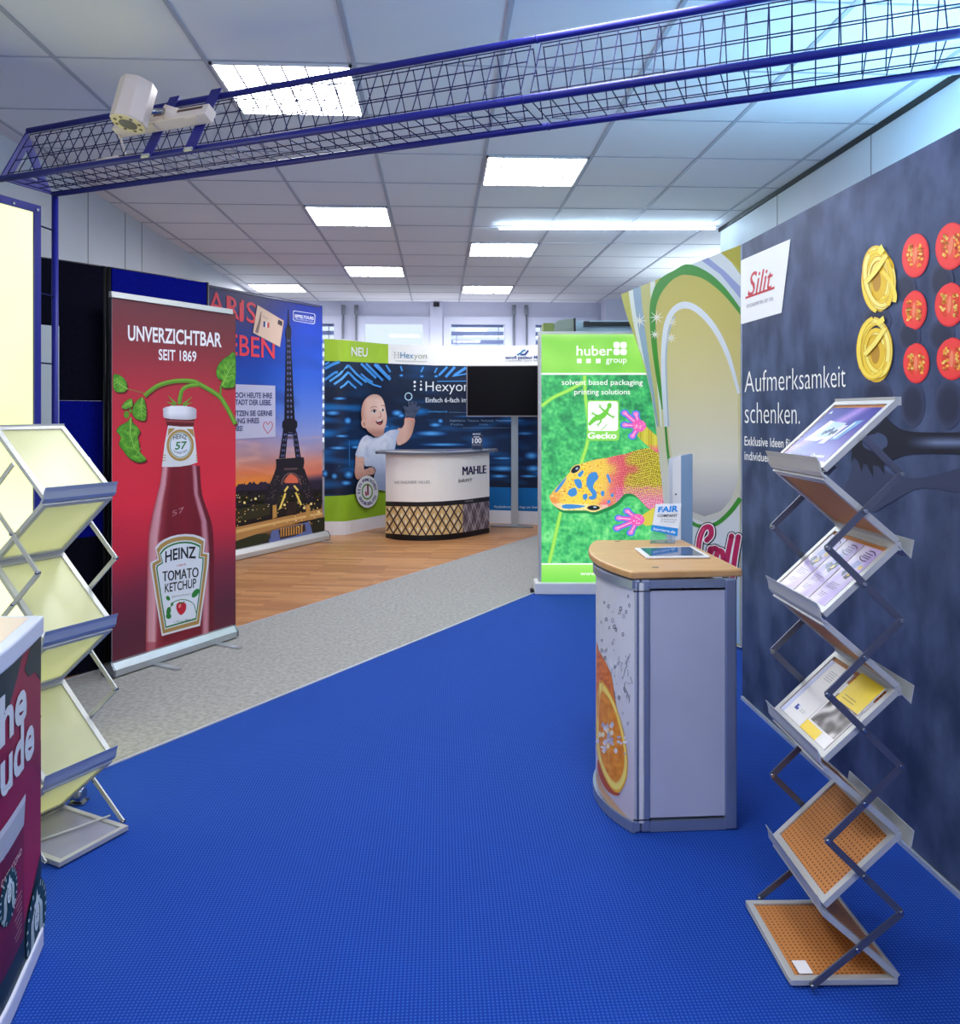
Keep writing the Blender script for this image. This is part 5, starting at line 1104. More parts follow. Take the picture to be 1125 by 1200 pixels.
p = Print(mp, 5); XA, XB = 452.2, 573.2
BT = lambda x: ramp1([(452, 528), (517, 529.2), (573, 526)], x); C1 = lambda x: ramp1([(452, 587.6), (490, 588.4), (517, 587.6), (545, 585.4), (573, 581.8)], x)
C2 = lambda x: C1(x) + 5.4; C3 = lambda x: ramp1([(452, 626.6 - 1.8), (490, 627.4), (517, 626.6), (545, 623.4), (573, 618.4)], x); C4 = lambda x: ramp1([(452, 630.5), (466, 633.2), (490, 634.2), (517, 633.6), (545, 630.4), (573, 624.6)], x)
p.grid(XA, XB, lambda x: BT(x) + 0.6, C1, 40, 3, (250, 246, 242), 0); p.grid(XA, XB, C1, C2, 40, 1, (36, 32, 38), 0); p.grid(XA, XB, C3, C4, 40, 1, (16, 14, 18), 0)
p.grid(XA, 542, C2, C3, 60, 8, lambda x, y: mixc((232, 206, 150), (214, 180, 116), 0.5 + nz(x, y, 0.1)), 0); p.grid(542, XB, C2, C3, 24, 8, lambda x, y: mixc((150, 138, 142), (110, 98, 112), 0.5 + nz(x, y, 0.2)), 0)
for k in range(-6, 19):
    for sgn in (1, -1):
        a = []
        for i in range(13):
            t = i / 12; x_ = 452 + k * 9.4 + (t * 18.8 if sgn > 0 else (1 - t) * 18.8)
            if XA + 0.4 <= x_ <= 541.5: a.append((x_, C2(x_) + (C3(x_) - C2(x_)) * t))
        if len(a) > 1: p.stroke(a, 1.5, (66, 50, 58), 1)
for k in range(-6, 16):
    for sgn in (1, -1):
        a = []
        for i in range(13):
            t = i / 12; x_ = 540 + k * 5 + (t * 10 if sgn > 0 else (1 - t) * 10)
            if 542 <= x_ <= XB - 0.3: a.append((x_, C2(x_) + (C3(x_) - C2(x_)) * t))
        if len(a) > 1: p.stroke(a, 1.1, (176, 168, 176) if k % 2 else (78, 66, 78), 1)
for k in range(12):
    for j in range(4):
        x_ = 456.7 + 9.4 * k; 
        if x_ < 540: p.poly(ell(x_ + (4.7 if j % 2 else 0), C2(x_) + 3 + j * 7.8, 0.9, 2.4, 8), (250, 244, 226), 0.8)
p.build('lattice_print', T, parent=body)
p = Print(mp)
NB = (20, 28, 84)
[p.text('MAHLE', (541.8 + q_, 556.8), (569 + q_, 554.4), 9.8, 9.2, NB, 2) for q_ in (-0.35, 0, 0.35)]; p.text('Industry', (536.4, 565.8), (552.4, 563.2), 4.8, 4.6, (70, 72, 90), 2, 0.005, 0.2)
p.text('WE ENGINEER VALUES.', (462.4, 567), (504.4, 566.4), 3.2, 3.2, (130, 128, 134), 2); p.text('FILTRATION', (544.6, 588.6), (553.6, 587.4), 1.8, 1.8, (190, 186, 190), 2)
p.build('lettering', T, parent=body)
# card holder on it
hp = DP(559, 523.6, 9.62); hp.z = 0.9995
T = Thing('card_holder', 'small clear stand with a dark card reading 100, on the far white counter', 'card holder', hp)
hs = Surf([hp - RT * 0.062 + FW * 0.02, hp + RT * 0.068 + FW * 0.02]); q = MB(); slab(hs, 0, hs.L, 1.0, 1.0 + 0.185, 0, -0.006, q); q.box(hp + V((0, -0.01, 0.005)), (0.13, 0.09, 0.008)); bk = q.build('stand', T, 'acrylic')
q = MB(); slab(hs, 0.004, hs.L - 0.004, 1.012, 1.18, 0.004, 0.001, q); cd_ = q.build('card', T, mat('card_dark', (30, 44, 78), 0.4))
p = Print(on(hs, 0.007, 0.002)); p.text('100', (553.4, 519.4), (564.4, 519), 5.6, 5.6, (236, 238, 244), 1, 0.03); p.text('MAHLE', (554, 509.6), (563, 509.4), 2, 2, (210, 220, 236), 1, 0.02); p.text('IN DEUTSCHLAND', (553.6, 522), (564, 522), 1.4, 1.4, (200, 206, 220), 1); p.stroke([(555, 512), (562, 512)], 1, (220, 226, 240), 1); p.build('card_print', T, parent=cd_)
hp2 = DP(535, 525, 9.55); hp2.z = 0.9985
q = MB(); q.box(hp2 + V((0, 0, 0.0025)), (0.24, 0.12, 0.005), rot=Matrix.Rotation(0.1, 3, 'Z')); tag(q.build('leaflet', None, mat('leaflet_violet', (92, 88, 150), 0.4), loc=hp2), 'violet leaflet lying on the far white counter\'s grey top', 'leaflet')

# ================================================================ TEXTILE PARTITIONS (left)
def partition(name_lab, a, b, colors, post_end=True):
    sf = Surf([a, b]); T = Thing('partition_panel', name_lab, 'partition', (a + b) / 2, 'textile partition panels'); h = 2.27 / 3
    for k, c_ in enumerate(colors):
        q = MB(); slab(sf, 0.012, sf.L - 0.012, max(0.01, h * k + 0.001), h * (k + 1) - 0.001, 0, -0.03, q); q.build('textile_square', T, c_)
    q = MB()
    for e in (0, sf.L): c = sf.pos(e, 0, -0.015); q.tube(V((c.x, c.y, 0.0045)), V((c.x, c.y, 2.275)), 0.014, 10)
    c0_, c1_ = sf.pos(0, 2.272, -0.015), sf.pos(sf.L, 2.272, -0.015); q.tube(c0_, c1_, 0.006, 8)
    q.build('post', T, 'black')
P1, P2 = CM(-2.117, 4.625), CM(-1.726, 5.2)
P0 = P1 + (CM(-2.306, 4.38) - P1).normalized() * 0.6
partition('textile partition panel black at top and blue below, next to the blue mesh post', P0, P1, ('blackcloth', 'bluecloth', 'blackcloth'))
dd = (P2 - P1).normalized() * 0.03
partition('textile partition panel blue at top and black below, behind the ketchup banner', P1 + dd, P2, ('bluecloth', 'blackcloth', 'bluecloth'))
wb0, wb1 = CM((46 - CX) / FPX * 4.12, 4.12), CM((69.3 - CX) / FPX * 4.2, 4.2)
bs = Surf([wb0, wb1]); zt = bs.hit(60, 381.5)[1]
q = MB(); slab(bs, 0, bs.L, 0.005, zt, 0, -0.012, q); tag(q.build('white_board', None, mat('board_grey_white', (176, 186, 188), 0.5), loc=(wb0 + wb1) / 2), 'narrow pale grey board standing before black textile panel, behind the blue post', 'board')

# ================================================================ LIGHTBOX (left)
lb1 = CM(-1.937, 3.6); lb0 = lb1 - (lb1 - CM(-2.002, 3.417)).normalized() * 0.95
lbs = Surf([lb0, lb1]); T = Thing('lightbox', 'tall glowing yellow-white lightbox in a blue frame at left edge', 'lightbox', (lb0 + lb1) / 2)
LH = EYE + 0.905
fw = 0.034; q = MB()
for u0, u1, z0, z1 in ((0, fw, 0.004, LH), (lbs.L - fw, lbs.L, 0.004, LH), (fw, lbs.L - fw, LH - fw, LH), (fw, lbs.L - fw, 0.004, 0.06)): slab(lbs, u0, u1, z0, z1, 0.012, -0.11, q)
q.build('frame', T, 'blue_metal', bevel=0.002)
q = MB(); slab(lbs, fw, lbs.L - fw, 0.06, LH - fw, 0.0, -0.006, q); q.build('luminous_panel', T, 'lightbox')
q = MB(); slab(lbs, fw, lbs.L - fw, 0.06, LH - fw, -0.095, -0.105, q); q.build('back_panel', T, 'white')
q = MB()
for k in range(3): c = lbs.pos(lbs.L - 0.02 - 0.12 * k, LH - 0.022, 0.012); nn = V((lbs.n[0].x, lbs.n[0].y, 0)); q.tube(c, c + nn * 0.004, 0.006, 8)
q.build('rivet', T, 'steel')

# ================================================================ MESH TRUSS
ZC = 2.45; u_ = V((1, -0.407)); ul = u_.length; U = (RT * 1 + FW * -0.407).normalized(); Wd = (RT * 0.407 + FW).normalized()
F0 = CM(-2.06, 3.516, ZC); LEN = 4.3; B0 = F0 + Wd * 0.265; A0 = F0 + Wd * 0.135 + V((0, 0, 0.25))
def chord_t(px, base):
    k = (px - CX) / FPX; x0, z0 = base.dot(RT), base.dot(FW); ux, uz = U.dot(RT), U.dot(FW); return (k * z0 - x0) / (ux - k * uz)
T = Thing('mesh_truss', 'long triangular blue wire-mesh truss spanning overhead from left post to the right', 'truss', F0 + U * LEN / 2)
JT = chord_t(614, F0)
for b_, r_ in ((F0, 0.0135), (B0, 0.0125), (A0, 0.0125)):
    q = MB(); q.tube(b_, b_ + U * LEN, r_, 12); q.build('chord', T, 'blue_metal')
q = MB()
for b_ in (F0, B0, A0): q.tube(b_ + U * (JT - 0.003), b_ + U * (JT + 0.003), 0.0142, 12); q.tube(b_ + U * (JT - 0.09) - Wd * 0.0165, b_ + U * (JT - 0.09) + Wd * 0.016, 0.004, 8)
q.build('joint_sleeve', T, 'blue_metal')
for a_, b_ in ((F0, A0), (F0, B0), (B0, A0)):
    for s0, s1 in ((0.03, JT - 0.018), (JT + 0.018, LEN - 0.02)):
        q = MB(); e = (b_ - a_); nrm = e.cross(U).normalized(); k = 0; n = int((s1 - s0) / 0.064)
        for i in range(n + 1):
            t = s0 + (s1 - s0) * i / n; q.tube(a_ + U * t + e * 0.09, a_ + U * t + e * 0.91, 0.0021, 5, caps=False)
        for f_ in (0.10, 0.36, 0.63, 0.90): q.tube(a_ + e * f_ + U * s0, a_ + e * f_ + U * s1, 0.0021, 5, caps=False)
        q.build('wire_mesh', T, 'blue_wire')
q = MB()  # triangular end plate
ctr = (F0 + B0 + A0) / 3
for a_, b_ in ((F0, A0), (A0, B0), (B0, F0)):
    ia, ib = a_ + (ctr - a_) * 0.52, b_ + (ctr - b_) * 0.52; q.prism([a_ - U * 0.012, b_ - U * 0.012, ib - U * 0.012, ia - U * 0.012], U * 0.008)
q.build('end_plate', T, 'blue_metal')
# brackets that hold the spotlight track
face = A0 - F0; fn = face.cross(U).normalized()
if fn.dot(-FW) < 0: fn = -fn
ta_, tb_ = chord_t(176, F0), chord_t(226, F0)
for t in (ta_, tb_):
    q = MB(); o_ = F0 + U * (t - 0.024) - face * 0.07 + fn * 0.014; q.obox(o_, U * 0.052, face * 1.16, fn * 0.004); br0 = q.build('bracket', T, 'blue_metal'); q = MB(); q.obox(o_ - face * 0.02 + fn * 0.004 + U * 0.008, U * 0.036, face * 0.05, fn * 0.008); q.build('clip', T, 'alu_pale', parent=br0)
# posts
bp = B0 + U * 0.012
T = Thing('truss_post', 'slim blue post carrying the left end of the mesh truss, beside the lightbox', 'post', (bp.x, bp.y, 0))
q = MB(); q.tube(V((bp.x, bp.y, 0.004)), V((bp.x, bp.y, ZC - 0.013)), 0.0145, 14); q.build('tube', T, 'blue_metal')
for z in (2.28, 1.98, 1.67, 1.37):
    e = lbs.pos(lbs.L + 0.008, z, -0.03); q = MB(); q.tube(V((bp.x, bp.y, z)), e, 0.004, 6); q.build('link_rod', T, 'blue_wire')
ep = A0 + U * (LEN - 0.02)
T = Thing('truss_post', 'blue post carrying the right end of the mesh truss, hidden behind the grey wall', 'post', (ep.x, ep.y, 0))
q = MB(); q.tube(V((ep.x, ep.y, 0.0)), V((ep.x, ep.y, A0.z - 0.013)), 0.0145, 14); q.build('tube', T, 'blue_metal')

# ---- track and spotlight
s0, s1 = chord_t(133, F0), chord_t(242, F0); mid = F0 + face * 0.47 + fn * 0.044
T = Thing('light_track', 'short white light track fixed to two blue brackets of the truss', 'light track', mid + U * (s0 + s1) / 2)
q = MB(); q.obox(mid + U * s0 - face.normalized() * 0.026 - fn * 0.024, U * (s1 - s0), face.normalized() * 0.052, fn * 0.05); q.build('rail', T, 'cream', bevel=0.003)
q = MB(); q.obox(mid + U * (s0 + 0.2) + face.normalized() * 0.004 + fn * 0.0255, U * (s1 - s0 - 0.225), face.normalized() * 0.013, fn * 0.0015); q.build('slot', T, mat('slot_brown', (96, 70, 58), 0.6))
q = MB()
for t in (ta_, tb_): q.obox(mid + U * (t - 0.03) - face.normalized() * 0.032 - fn * 0.01, U * 0.05, face.normalized() * 0.01, fn * 0.03)
q.build('clamp', T, 'cream')
q = MB(); c = mid + U * (s0 + 0.01) - face.normalized() * 0.02; pts = [c, c + V((0.02, 0, -0.06)), c + V((0.03, 0.02, -0.12)), F0 + U * (s0 + 0.02) + V((0, 0, 0.02)), F0 + U * (s0 - 0.09) + V((0, 0, 0.016))]
for a_, b_ in zip(pts, pts[1:]): q.tube(a_, b_, 0.004, 8)
q.build('cable', T, 'cream')
ad = (RT * -0.17 - FW * 0.20 - V((0, 0, 1))).normalized(); c0 = DP(163, 98.5, 3.10); c1 = c0 + ad * 0.165
T = Thing('spotlight', 'off-white octagonal spotlight tilted downward on the short white track', 'spotlight', (c0 + c1) / 2)
ax = ad.cross(FW).normalized(); ay = ad.cross(ax).normalized(); rot_ = radians(22.5)
def octo(c, r): return [c + (ax * cos(rot_ + k * pi / 4) + ay * sin(rot_ + k * pi / 4)) * r for k in range(8)]
q = MB(); q.prism(octo(c0, 0.068), c1 - c0); hs_ = q.build('housing', T, 'cream', bevel=0.004)
q = MB(); q.tube(c1 - ad * 0.002, c1 + ad * 0.004, 0.061, 24); q.build('front_ring', T, mat('ring_ivory', (236, 222, 176), 0.4))
q = MB(); q.tube(c1 + ad * 0.003, c1 + ad * 0.007, 0.033, 24); q.build('lens', T, mat('lens_grey', (150, 146, 132), 0.15, 0.3))
q = MB()
for k in range(8): a = k * pi / 4 + 0.2; cc_ = c1 + (ax * cos(a) + ay * sin(a)) * 0.047; q.tube(cc_, cc_ + ad * 0.006, 0.0065, 8)
q.build('vent_slot', T, mat('vent_brown', (120, 100, 84), 0.6))
piv = mid + U * (chord_t(203, F0)) + face.normalized() * 0.035 - fn * -0.01
hc = c0 + (c1 - c0) * 0.72 + ax * 0.0
q = MB(); sidep = hc + (piv - hc).normalized() * 0.05; q.tube(sidep, piv - (piv - hc).normalized() * 0.03, 0.012, 12); q.build('arm', T, 'steel')
q = MB(); q.tube(piv - (piv - hc).normalized() * 0.06, piv - V((0, 0, 0.02)), 0.026, 12); q.box(piv + V((0, 0, -0.02)), (0.06, 0.05, 0.03)); q.build('adapter', T, 'cream')

# ================================================================ ZIGZAG RACKS
class Rack: pass
def rack(label, O, wv, bv, W, L, t0, hp, n, board, framem, lipm, barm, back_lips):
    """O near-front floor corner; wv along the lips, bv towards the back"""
    R = Rack(); R.T = T = Thing('brochure_rack', label, 'brochure rack', O + wv * W / 2 + bv * L / 2); up = V((0, 0, 1)); base_z = 0.014
    fp, bpz = t0, L
    def pt(w_, b_, z): return O + wv * w_ + bv * b_ + up * z
    R.shelf = []
    def panel(name, lo, hi, faceup):
        """lo, hi: (b, z) ends along the slope"""
        s = (bv * (hi[0] - lo[0]) + up * (hi[1] - lo[1])); ln = s.length; s = s / ln; nrm = wv.cross(s).normalized()
        if nrm.z < 0: nrm = -nrm
        o = pt(0, lo[0], lo[1]); f = 0.018; th = 0.015
        q = MB()
        q.obox(o - nrm * th / 2, wv * f, s * ln, nrm * th); q.obox(o + wv * (W - f) - nrm * th / 2, wv * f, s * ln, nrm * th)
        q.obox(o + wv * f - nrm * th / 2, wv * (W - 2 * f), s * f, nrm * th); q.obox(o + wv * f + s * (ln - f) - nrm * th / 2, wv * (W - 2 * f), s * f, nrm * th)
        fr = q.build('shelf_frame' if faceup else 'riser_frame', T, framem, bevel=0.0015)
        me = bpy.data.meshes.new('board'); w0, w1, l0, l1 = f - 0.002, W - f + 0.002, f - 0.002, ln - f + 0.002; vs = [(x, y, z) for z in (-0.002, 0.002) for x, y in ((w0, l0), (w1, l0), (w1, l1), (w0, l1))]
        me.from_pydata(vs, [], [(0, 3, 2, 1), (4, 5, 6, 7), (0, 1, 5, 4), (1, 2, 6, 5), (2, 3, 7, 6), (3, 0, 4, 7)]); me.materials.append(M['tray' if name == 'base' and board == 'frosted' else board]); me.update()
        bo = bpy.data.objects.new('board', me); COL.objects.link(bo); bo.parent = fr
        m3 = Matrix((wv, s, nrm)).transposed(); bo.matrix_local = Matrix.Translation(o - T.loc) @ m3.to_4x4()
        return o, s, nrm, ln
    def lip(b_, z, sgn, nm='lip', h=0.036):
        prof = [(0.004, -0.016), (-0.006, -0.014), (-0.014, -0.002), (-0.016, 0.012), (-0.018, h - 0.014), (-0.024, h), (-0.022, h), (-0.014, h - 0.014), (-0.012, 0.012), (-0.010, 0.0), (-0.002, -0.008), (0.004, -0.010)]
        q = MB(); q.prism([pt(-0.006, b_ + sgn * x, z + y) for x, y in prof], wv * (W + 0.012), smooth=False); q.build(nm, T, lipm)
    zb = lambda k: base_z + 2 * hp * k      # rear joints
    zf = lambda k: base_z + 2 * hp * k - hp  # front joints below them
    panel('base', (0, base_z), (L, base_z), True); R.base = (pt(0, 0, base_z), bv, up, L)
    for k in range(1, n + 1):
        R.shelf.append(panel('shelf', (fp, zf(k) + 0.010), (bpz, zb(k)), True)); lip(fp, zf(k) + 0.006, 1)
        panel('riser', (fp, zf(k) - 0.010), (bpz, zb(k - 1) + 0.012), False)
        if back_lips and k > 1:
            zj = zb(k - 1); prof = [(0.0, 0.006), (0.028, -0.026), (0.036, 0.016), (0.039, 0.016), (0.031, -0.031), (0.0, 0.0)]
            q = MB(); q.prism([pt(-0.004, bpz + x, zj + y) for x, y in prof], wv * (W + 0.008)); q.build('rear_lip', T, lipm)
        q = MB(); q.bar(pt(0, bpz, zb(k) if k == n else zb(k)), pt(W, bpz, zb(k)), 0.016, 0.022); q.build('rear_profile', T, framem)
    for sgn, wpos in ((-1, -0.012), (1, W + 0.012)):
        m0 = ((fp + bpz) / 2, (zf(n) + zb(n)) / 2); pts = [m0]; k = n
        for k in range(n, 0, -1):
            pts.append((bpz, zf(k))); pts.append((fp if k > 1 else fp * 0.55, max(0.018, zb(k - 1))))
        for j, (a_, b_) in enumerate(zip(pts, pts[1:])):
            q = MB(); w2 = wpos + sgn * 0.004 * (j % 2); q.bar(pt(w2, a_[0], a_[1]), pt(w2, b_[0], b_[1]), 0.005, 0.017, up=wv.cross(up)); bo = q.build('scissor_bar', T, barm)
            q = MB(); q.tube(pt(w2, b_[0], b_[1]) - wv * 0.008, pt(w2, b_[0], b_[1]) + wv * 0.008, 0.0055, 8)
            if j > 0: q.build('screw', T, 'steel', parent=bo); q = MB(); mm = ((a_[0] + b_[0]) / 2, (a_[1] + b_[1]) / 2); q.tube(pt(w2, *mm) - wv * 0.008, pt(w2, *mm) + wv * 0.008, 0.0055, 8)
            q.build('screw', T, 'steel', parent=bo)
    R.pt = pt; return R
A_, B_, C_ = G(69.5, 1019), G(150, 975), G(74, 950)
wv = (B_ - A_).normalized(); bv0 = C_ - B_; bv = (bv0 - wv * bv0.dot(wv)).normalized()
left_rack = rack('folding zigzag brochure rack with empty frosted shelves, before the glowing lightbox', A_, wv, bv, 0.262, 0.342, 0.082, 0.2305, 3, 'frosted', 'alu_pale', 'alu_blue', 'alu_pale', False)
q = MB(); q.tube(left_rack.pt(0.0, 0.2, 0.02), left_rack.pt(0.27, 0.1, 0.03), 0.004, 8); q.build('stay_rod', left_rack.T, 'alu_pale')
Q2, Q1, Q3 = G(927, 1158.5), G(873.3, 1063), G(1047, 1151)
wv = (Q1 - Q2).normalized(); bv0 = Q3 - Q2; bv = (bv0 - wv * bv0.dot(wv)).normalized()
if bv.dot(bv0) < 0: bv = -bv
right_rack = rack('folding zigzag brochure rack with perforated brown shelves, before the grey printed wall', Q2, wv, bv, 0.338, 0.272, 0.085, 0.183, 4, 'perf', 'alu_pale', 'alu_pale', 'barmetal', True)
def pad(c, nm='rubber_foot'):
    pass

# ---- brochures on the right rack: x across the shelf from the near end, y up the slope
def brochure(name, label, cat, sh, x0, y0, wd, ln, th, lift, draw, group=None, col='paper', rot=0.0):
    o, s, nrm, _ = sh; r3 = Matrix.Rotation(rot, 3, nrm); a, b = r3 @ wv, r3 @ s; org = o + wv * x0 + s * y0 + nrm * (0.0025 + lift)
    T = Thing(name, label, cat, org + a * wd / 2 + b * ln / 2, group)
    q = MB(); q.obox(org, a * wd, b * ln, nrm * th); pg = q.build('pages', T, col)
    # printed x runs left to right for a reader standing at the lip: from the far end to the near end
    p = Print(on_plane(org + nrm * th + a * wd, -a * wd, b * ln, nrm)); draw(p); p.build('cover_print', T, parent=pg, m='ink_gloss')
sh = list(reversed(right_rack.shelf))   # topmost first
def d_top(p):
    p.grid(0, 1, 1, 0, 24, 18, lambda x, y: mixc(mixc((92, 76, 170), (62, 52, 146), y), (196, 150, 220), max(0, 1 - abs((x - 0.1) - (y - 0.2) * 0.7) * 5) * 0.8), 0)
    p.poly([(0.13, 0.34), (0.26, 0.74), (0.5, 0.7), (0.56, 0.42), (0.42, 0.34)], (236, 234, 216), 1); p.poly([(0.28, 0.4), (0.36, 0.72), (0.64, 0.7), (0.68, 0.44)], (180, 200, 232), 1.5)
    p.poly([(0.5, 0.3), (0.62, 0.66), (0.72, 0.66), (0.62, 0.3)], (214, 210, 216), 2); p.poly([(0.66, 0.38), (0.78, 0.74), (0.92, 0.76), (0.80, 0.4)], (120, 160, 206), 2); p.poly([(0.69, 0.41), (0.79, 0.71), (0.82, 0.71), (0.73, 0.41)], (230, 236, 242), 2.5)
    for k in range(5): p.poly(ell(0.4 + 0.05 * k, 0.5 + 0.03 * (k % 3), 0.03, 0.05, 10), (70, 80, 110), 2.2)
    p.text('Christlich', (0.62, 0.06), (0.9, 0.06), 0.05, None, (240, 240, 248), 2, 0.02, up=1); p.poly([(0.06, 0.88), (0.11, 0.88), (0.09, 0.94)], (240, 240, 250), 2)
brochure('brochure', 'purple landscape brochure on the top shelf of brown brochure rack', 'brochure', sh[0], 0.026, 0.020, 0.286, 0.205, 0.003, 0, d_top)
def d_leaf(p):
    p.grid(0, 1, 1, 0, 8, 18, lambda x, y: mixc((222, 216, 236), (170, 150, 214), max(0, min(1, 0.2 + 0.6 * nz(x, y, 2.2, 4) + x * 0.5))), 0)
    for k, y in enumerate((0.9, 0.86, 0.83)): p.stroke([(0.35, y), (0.8, y - 0.01)], 0.014, (90, 90, 110), 1)
    p.stroke(ell(0.6, 0.86, 0.34, 0.085, 20, 0, 190, 300), 0.016, (60, 60, 84), 1); p.stroke(ell(0.6, 0.86, 0.34, 0.085, 20, 0, 20, 120), 0.016, (60, 60, 84), 1)
    p.poly([(0.3, 0.62), (0.36, 0.76), (0.66, 0.74), (0.6, 0.6)], (150, 156, 206), 1); p.poly([(0.7, 0.7), (0.9, 0.7), (0.9, 0.64), (0.7, 0.64)], (206, 176, 80), 1.3)
    p.poly([(0.22, 0.53), (0.36, 0.60), (0.52, 0.58), (0.40, 0.46)], (90, 96, 116), 1.5); p.poly([(0.5, 0.46), (0.62, 0.62), (0.8, 0.6), (0.7, 0.44)], (40, 38, 40), 1.8); p.poly([(0.56, 0.5), (0.62, 0.57), (0.74, 0.56), (0.68, 0.5)], (220, 190, 80), 2)
    for k in range(4): p.stroke([(0.2, 0.34 - 0.028 * k), (0.74 - 0.08 * (k % 2), 0.34 - 0.028 * k)], 0.009, (110, 100, 140), 1)
    for k in range(3): p.stroke([(0.2, 0.16 - 0.028 * k), (0.6 - 0.06 * k, 0.16 - 0.028 * k)], 0.009, (110, 100, 140), 1)
for i, lab in enumerate(('lilac folded leaflet nearest the viewer on second shelf of brown rack', 'lilac folded leaflet in the middle of three on second shelf of brown rack', 'lilac folded leaflet farthest from the viewer on second shelf of brown rack')):
    brochure('leaflet', lab, 'leaflet', sh[1], 0.024 + 0.0985 * i, 0.019, 0.092, 0.205, 0.003, 0, d_leaf, 'lilac leaflets on the second shelf')
def d_white(p):
    p.grid(0, 1, 1, 0, 4, 4, (226, 224, 226), 0); p.grid(0, 0.16, 1, 0, 2, 6, (190, 196, 226), 0.5)
    p.poly([(0.34, 0.14), (0.5, 0.14), (0.5, 0.22), (0.34, 0.22)], (46, 64, 150), 1); p.poly([(0.43, 0.18), (0.5, 0.18), (0.5, 0.22), (0.43, 0.22)], (200, 210, 236), 1.4)
    for k in range(2): p.stroke([(0.56, 0.19 - 0.03 * k), (0.8, 0.19 - 0.03 * k)], 0.008, (150, 150, 160), 1)
    for k in range(5): p.stroke([(0.3, 0.86 - 0.035 * k), (0.62, 0.86 - 0.035 * k)], 0.008, (120, 120, 130), 1)
brochure('brochure', 'white brochure with small blue emblem at the left of third rack shelf', 'brochure', sh[2], 0.178, 0.019, 0.135, 0.205, 0.004, 0, d_white)
def d_photo(p):
    p.grid(0, 1, 1, 0, 3, 3, (224, 222, 224), 0)
    p.grid(0.06, 0.98, 0.80, 0.2, 26, 26, lambda x, y: mixc((40, 34, 38), (206, 202, 204), max(0, min(1, 0.4 + 1.3 * nz(x, y, 5.2, 3)))), 0.5)
    p.poly([(0.0, 0.0), (0.62, 0.0), (0.62, 0.17), (0.0, 0.17)], (240, 206, 40), 1)
    for k in range(3): p.stroke([(0.2, 0.94 - 0.04 * k), (0.7, 0.94 - 0.04 * k)], 0.008, (110, 110, 120), 1)
brochure('booklet', 'booklet with black-and-white photo and yellow strip, at the right of third rack shelf', 'booklet', sh[2], 0.024, 0.019, 0.152, 0.175, 0.004, 0, d_photo)
def d_yel(p):
    p.grid(0, 1, 1, 0, 4, 4, (242, 212, 44), 0)
    for k in range(2): p.stroke([(0.16, 0.24 - 0.1 * k), (0.66, 0.24 - 0.1 * k)], 0.02, (120, 100, 30), 1)
brochure('booklet', 'yellow booklet at the top right of third rack shelf', 'booklet', sh[2], 0.028, 0.142, 0.125, 0.098, 0.003, 0.0055, d_yel)
# price sticker on the rack's base tray
q = MB(); q.obox(right_rack.pt(0.022, 0.03, 0.0215), wv * 0.05, bv * 0.036, V((0, 0, 0.001))); st = q.build('sticker', right_rack.T, 'paper')

# ================================================================ COUNTER WITH ORANGE PRINT
zt_ = 0.9
Kn, Kr = G(745, 977), G(864, 973); Kf = G(699, 902.5); 
kw = (Kr - Kn).normalized(); kb = V((-kw.y, kw.x, 0)); 
if kb.dot(FW) < 0: kb = -kb
dep = (Kf - Kn).dot(kb)
cw = (Kr - Kn).length
def kp(x, y, z=0.0): return Kn + kw * x + kb * y + V((0, 0, z))
sag = 0.077
arc = []
for i in range(25):
    t = i / 24; arc.append((-sag * (1 - (2 * t - 1) ** 2) , dep * t))
T = Thing('promotion_counter', 'round-fronted counter with wooden top and orange slice print, on the blue carpet', 'counter', kp(cw / 2, dep / 2))
front = Surf([tuple(kp(x, y))[:2] for x, y in arc])
top_z = 0.872
q = MB(); q.prism([kp(x, y, 0.035) for x, y in arc] + [kp(0.03, dep, 0.035), kp(0.03, 0, 0.035)], (0, 0, top_z - 0.045)); fp_ = q.build('front_panel', T, 'white')
def side(y_, sgn):
    q = MB(); q.obox(kp(0.05, y_, 0.05), kw * (cw - 0.09), kb * 0.012, V((0, 0, top_z - 0.09))); q.build('side_panel', T, 'lavpanel')
side(0.006, 1); side(dep - 0.018, -1)
q = MB(); q.obox(kp(cw - 0.016, 0.02, 0.05), kw * 0.012, kb * (dep - 0.04), V((0, 0, top_z - 0.09))); q.build('back_panel', T, 'lavpanel')
for y_ in (0.0, dep - 0.03):
    for x_, wd in ((-0.004, 0.022), (0.020, 0.032), (cw - 0.042, 0.042)):
        q = MB(); q.obox(kp(x_, y_, 0.003), kw * wd, kb * 0.03, V((0, 0, top_z - 0.003))); q.build('upright_profile', T, 'profile', bevel=0.006)
for z_, h_ in ((0.003, 0.036), (top_z - 0.03, 0.028)):
    q = MB(); q.obox(kp(0.05, 0.002, z_), kw * (cw - 0.09), kb * 0.026, V((0, 0, h_))); q.obox(kp(0.05, dep - 0.028, z_), kw * (cw - 0.09), kb * 0.026, V((0, 0, h_)))
    q.prism([kp(x - 0.012, y, z_) for x, y in arc] + [kp(0.0, dep, z_), kp(0.0, 0, z_)], (0, 0, h_)); q.build('cross_profile', T, 'profile')
q = MB()
for z_ in (0.045, top_z - 0.04): q.obox(kp(-0.007, -0.002, z_), kw * 0.06, kb * 0.01, V((0, 0, 0.003)))
q.build('seam', T, 'black')
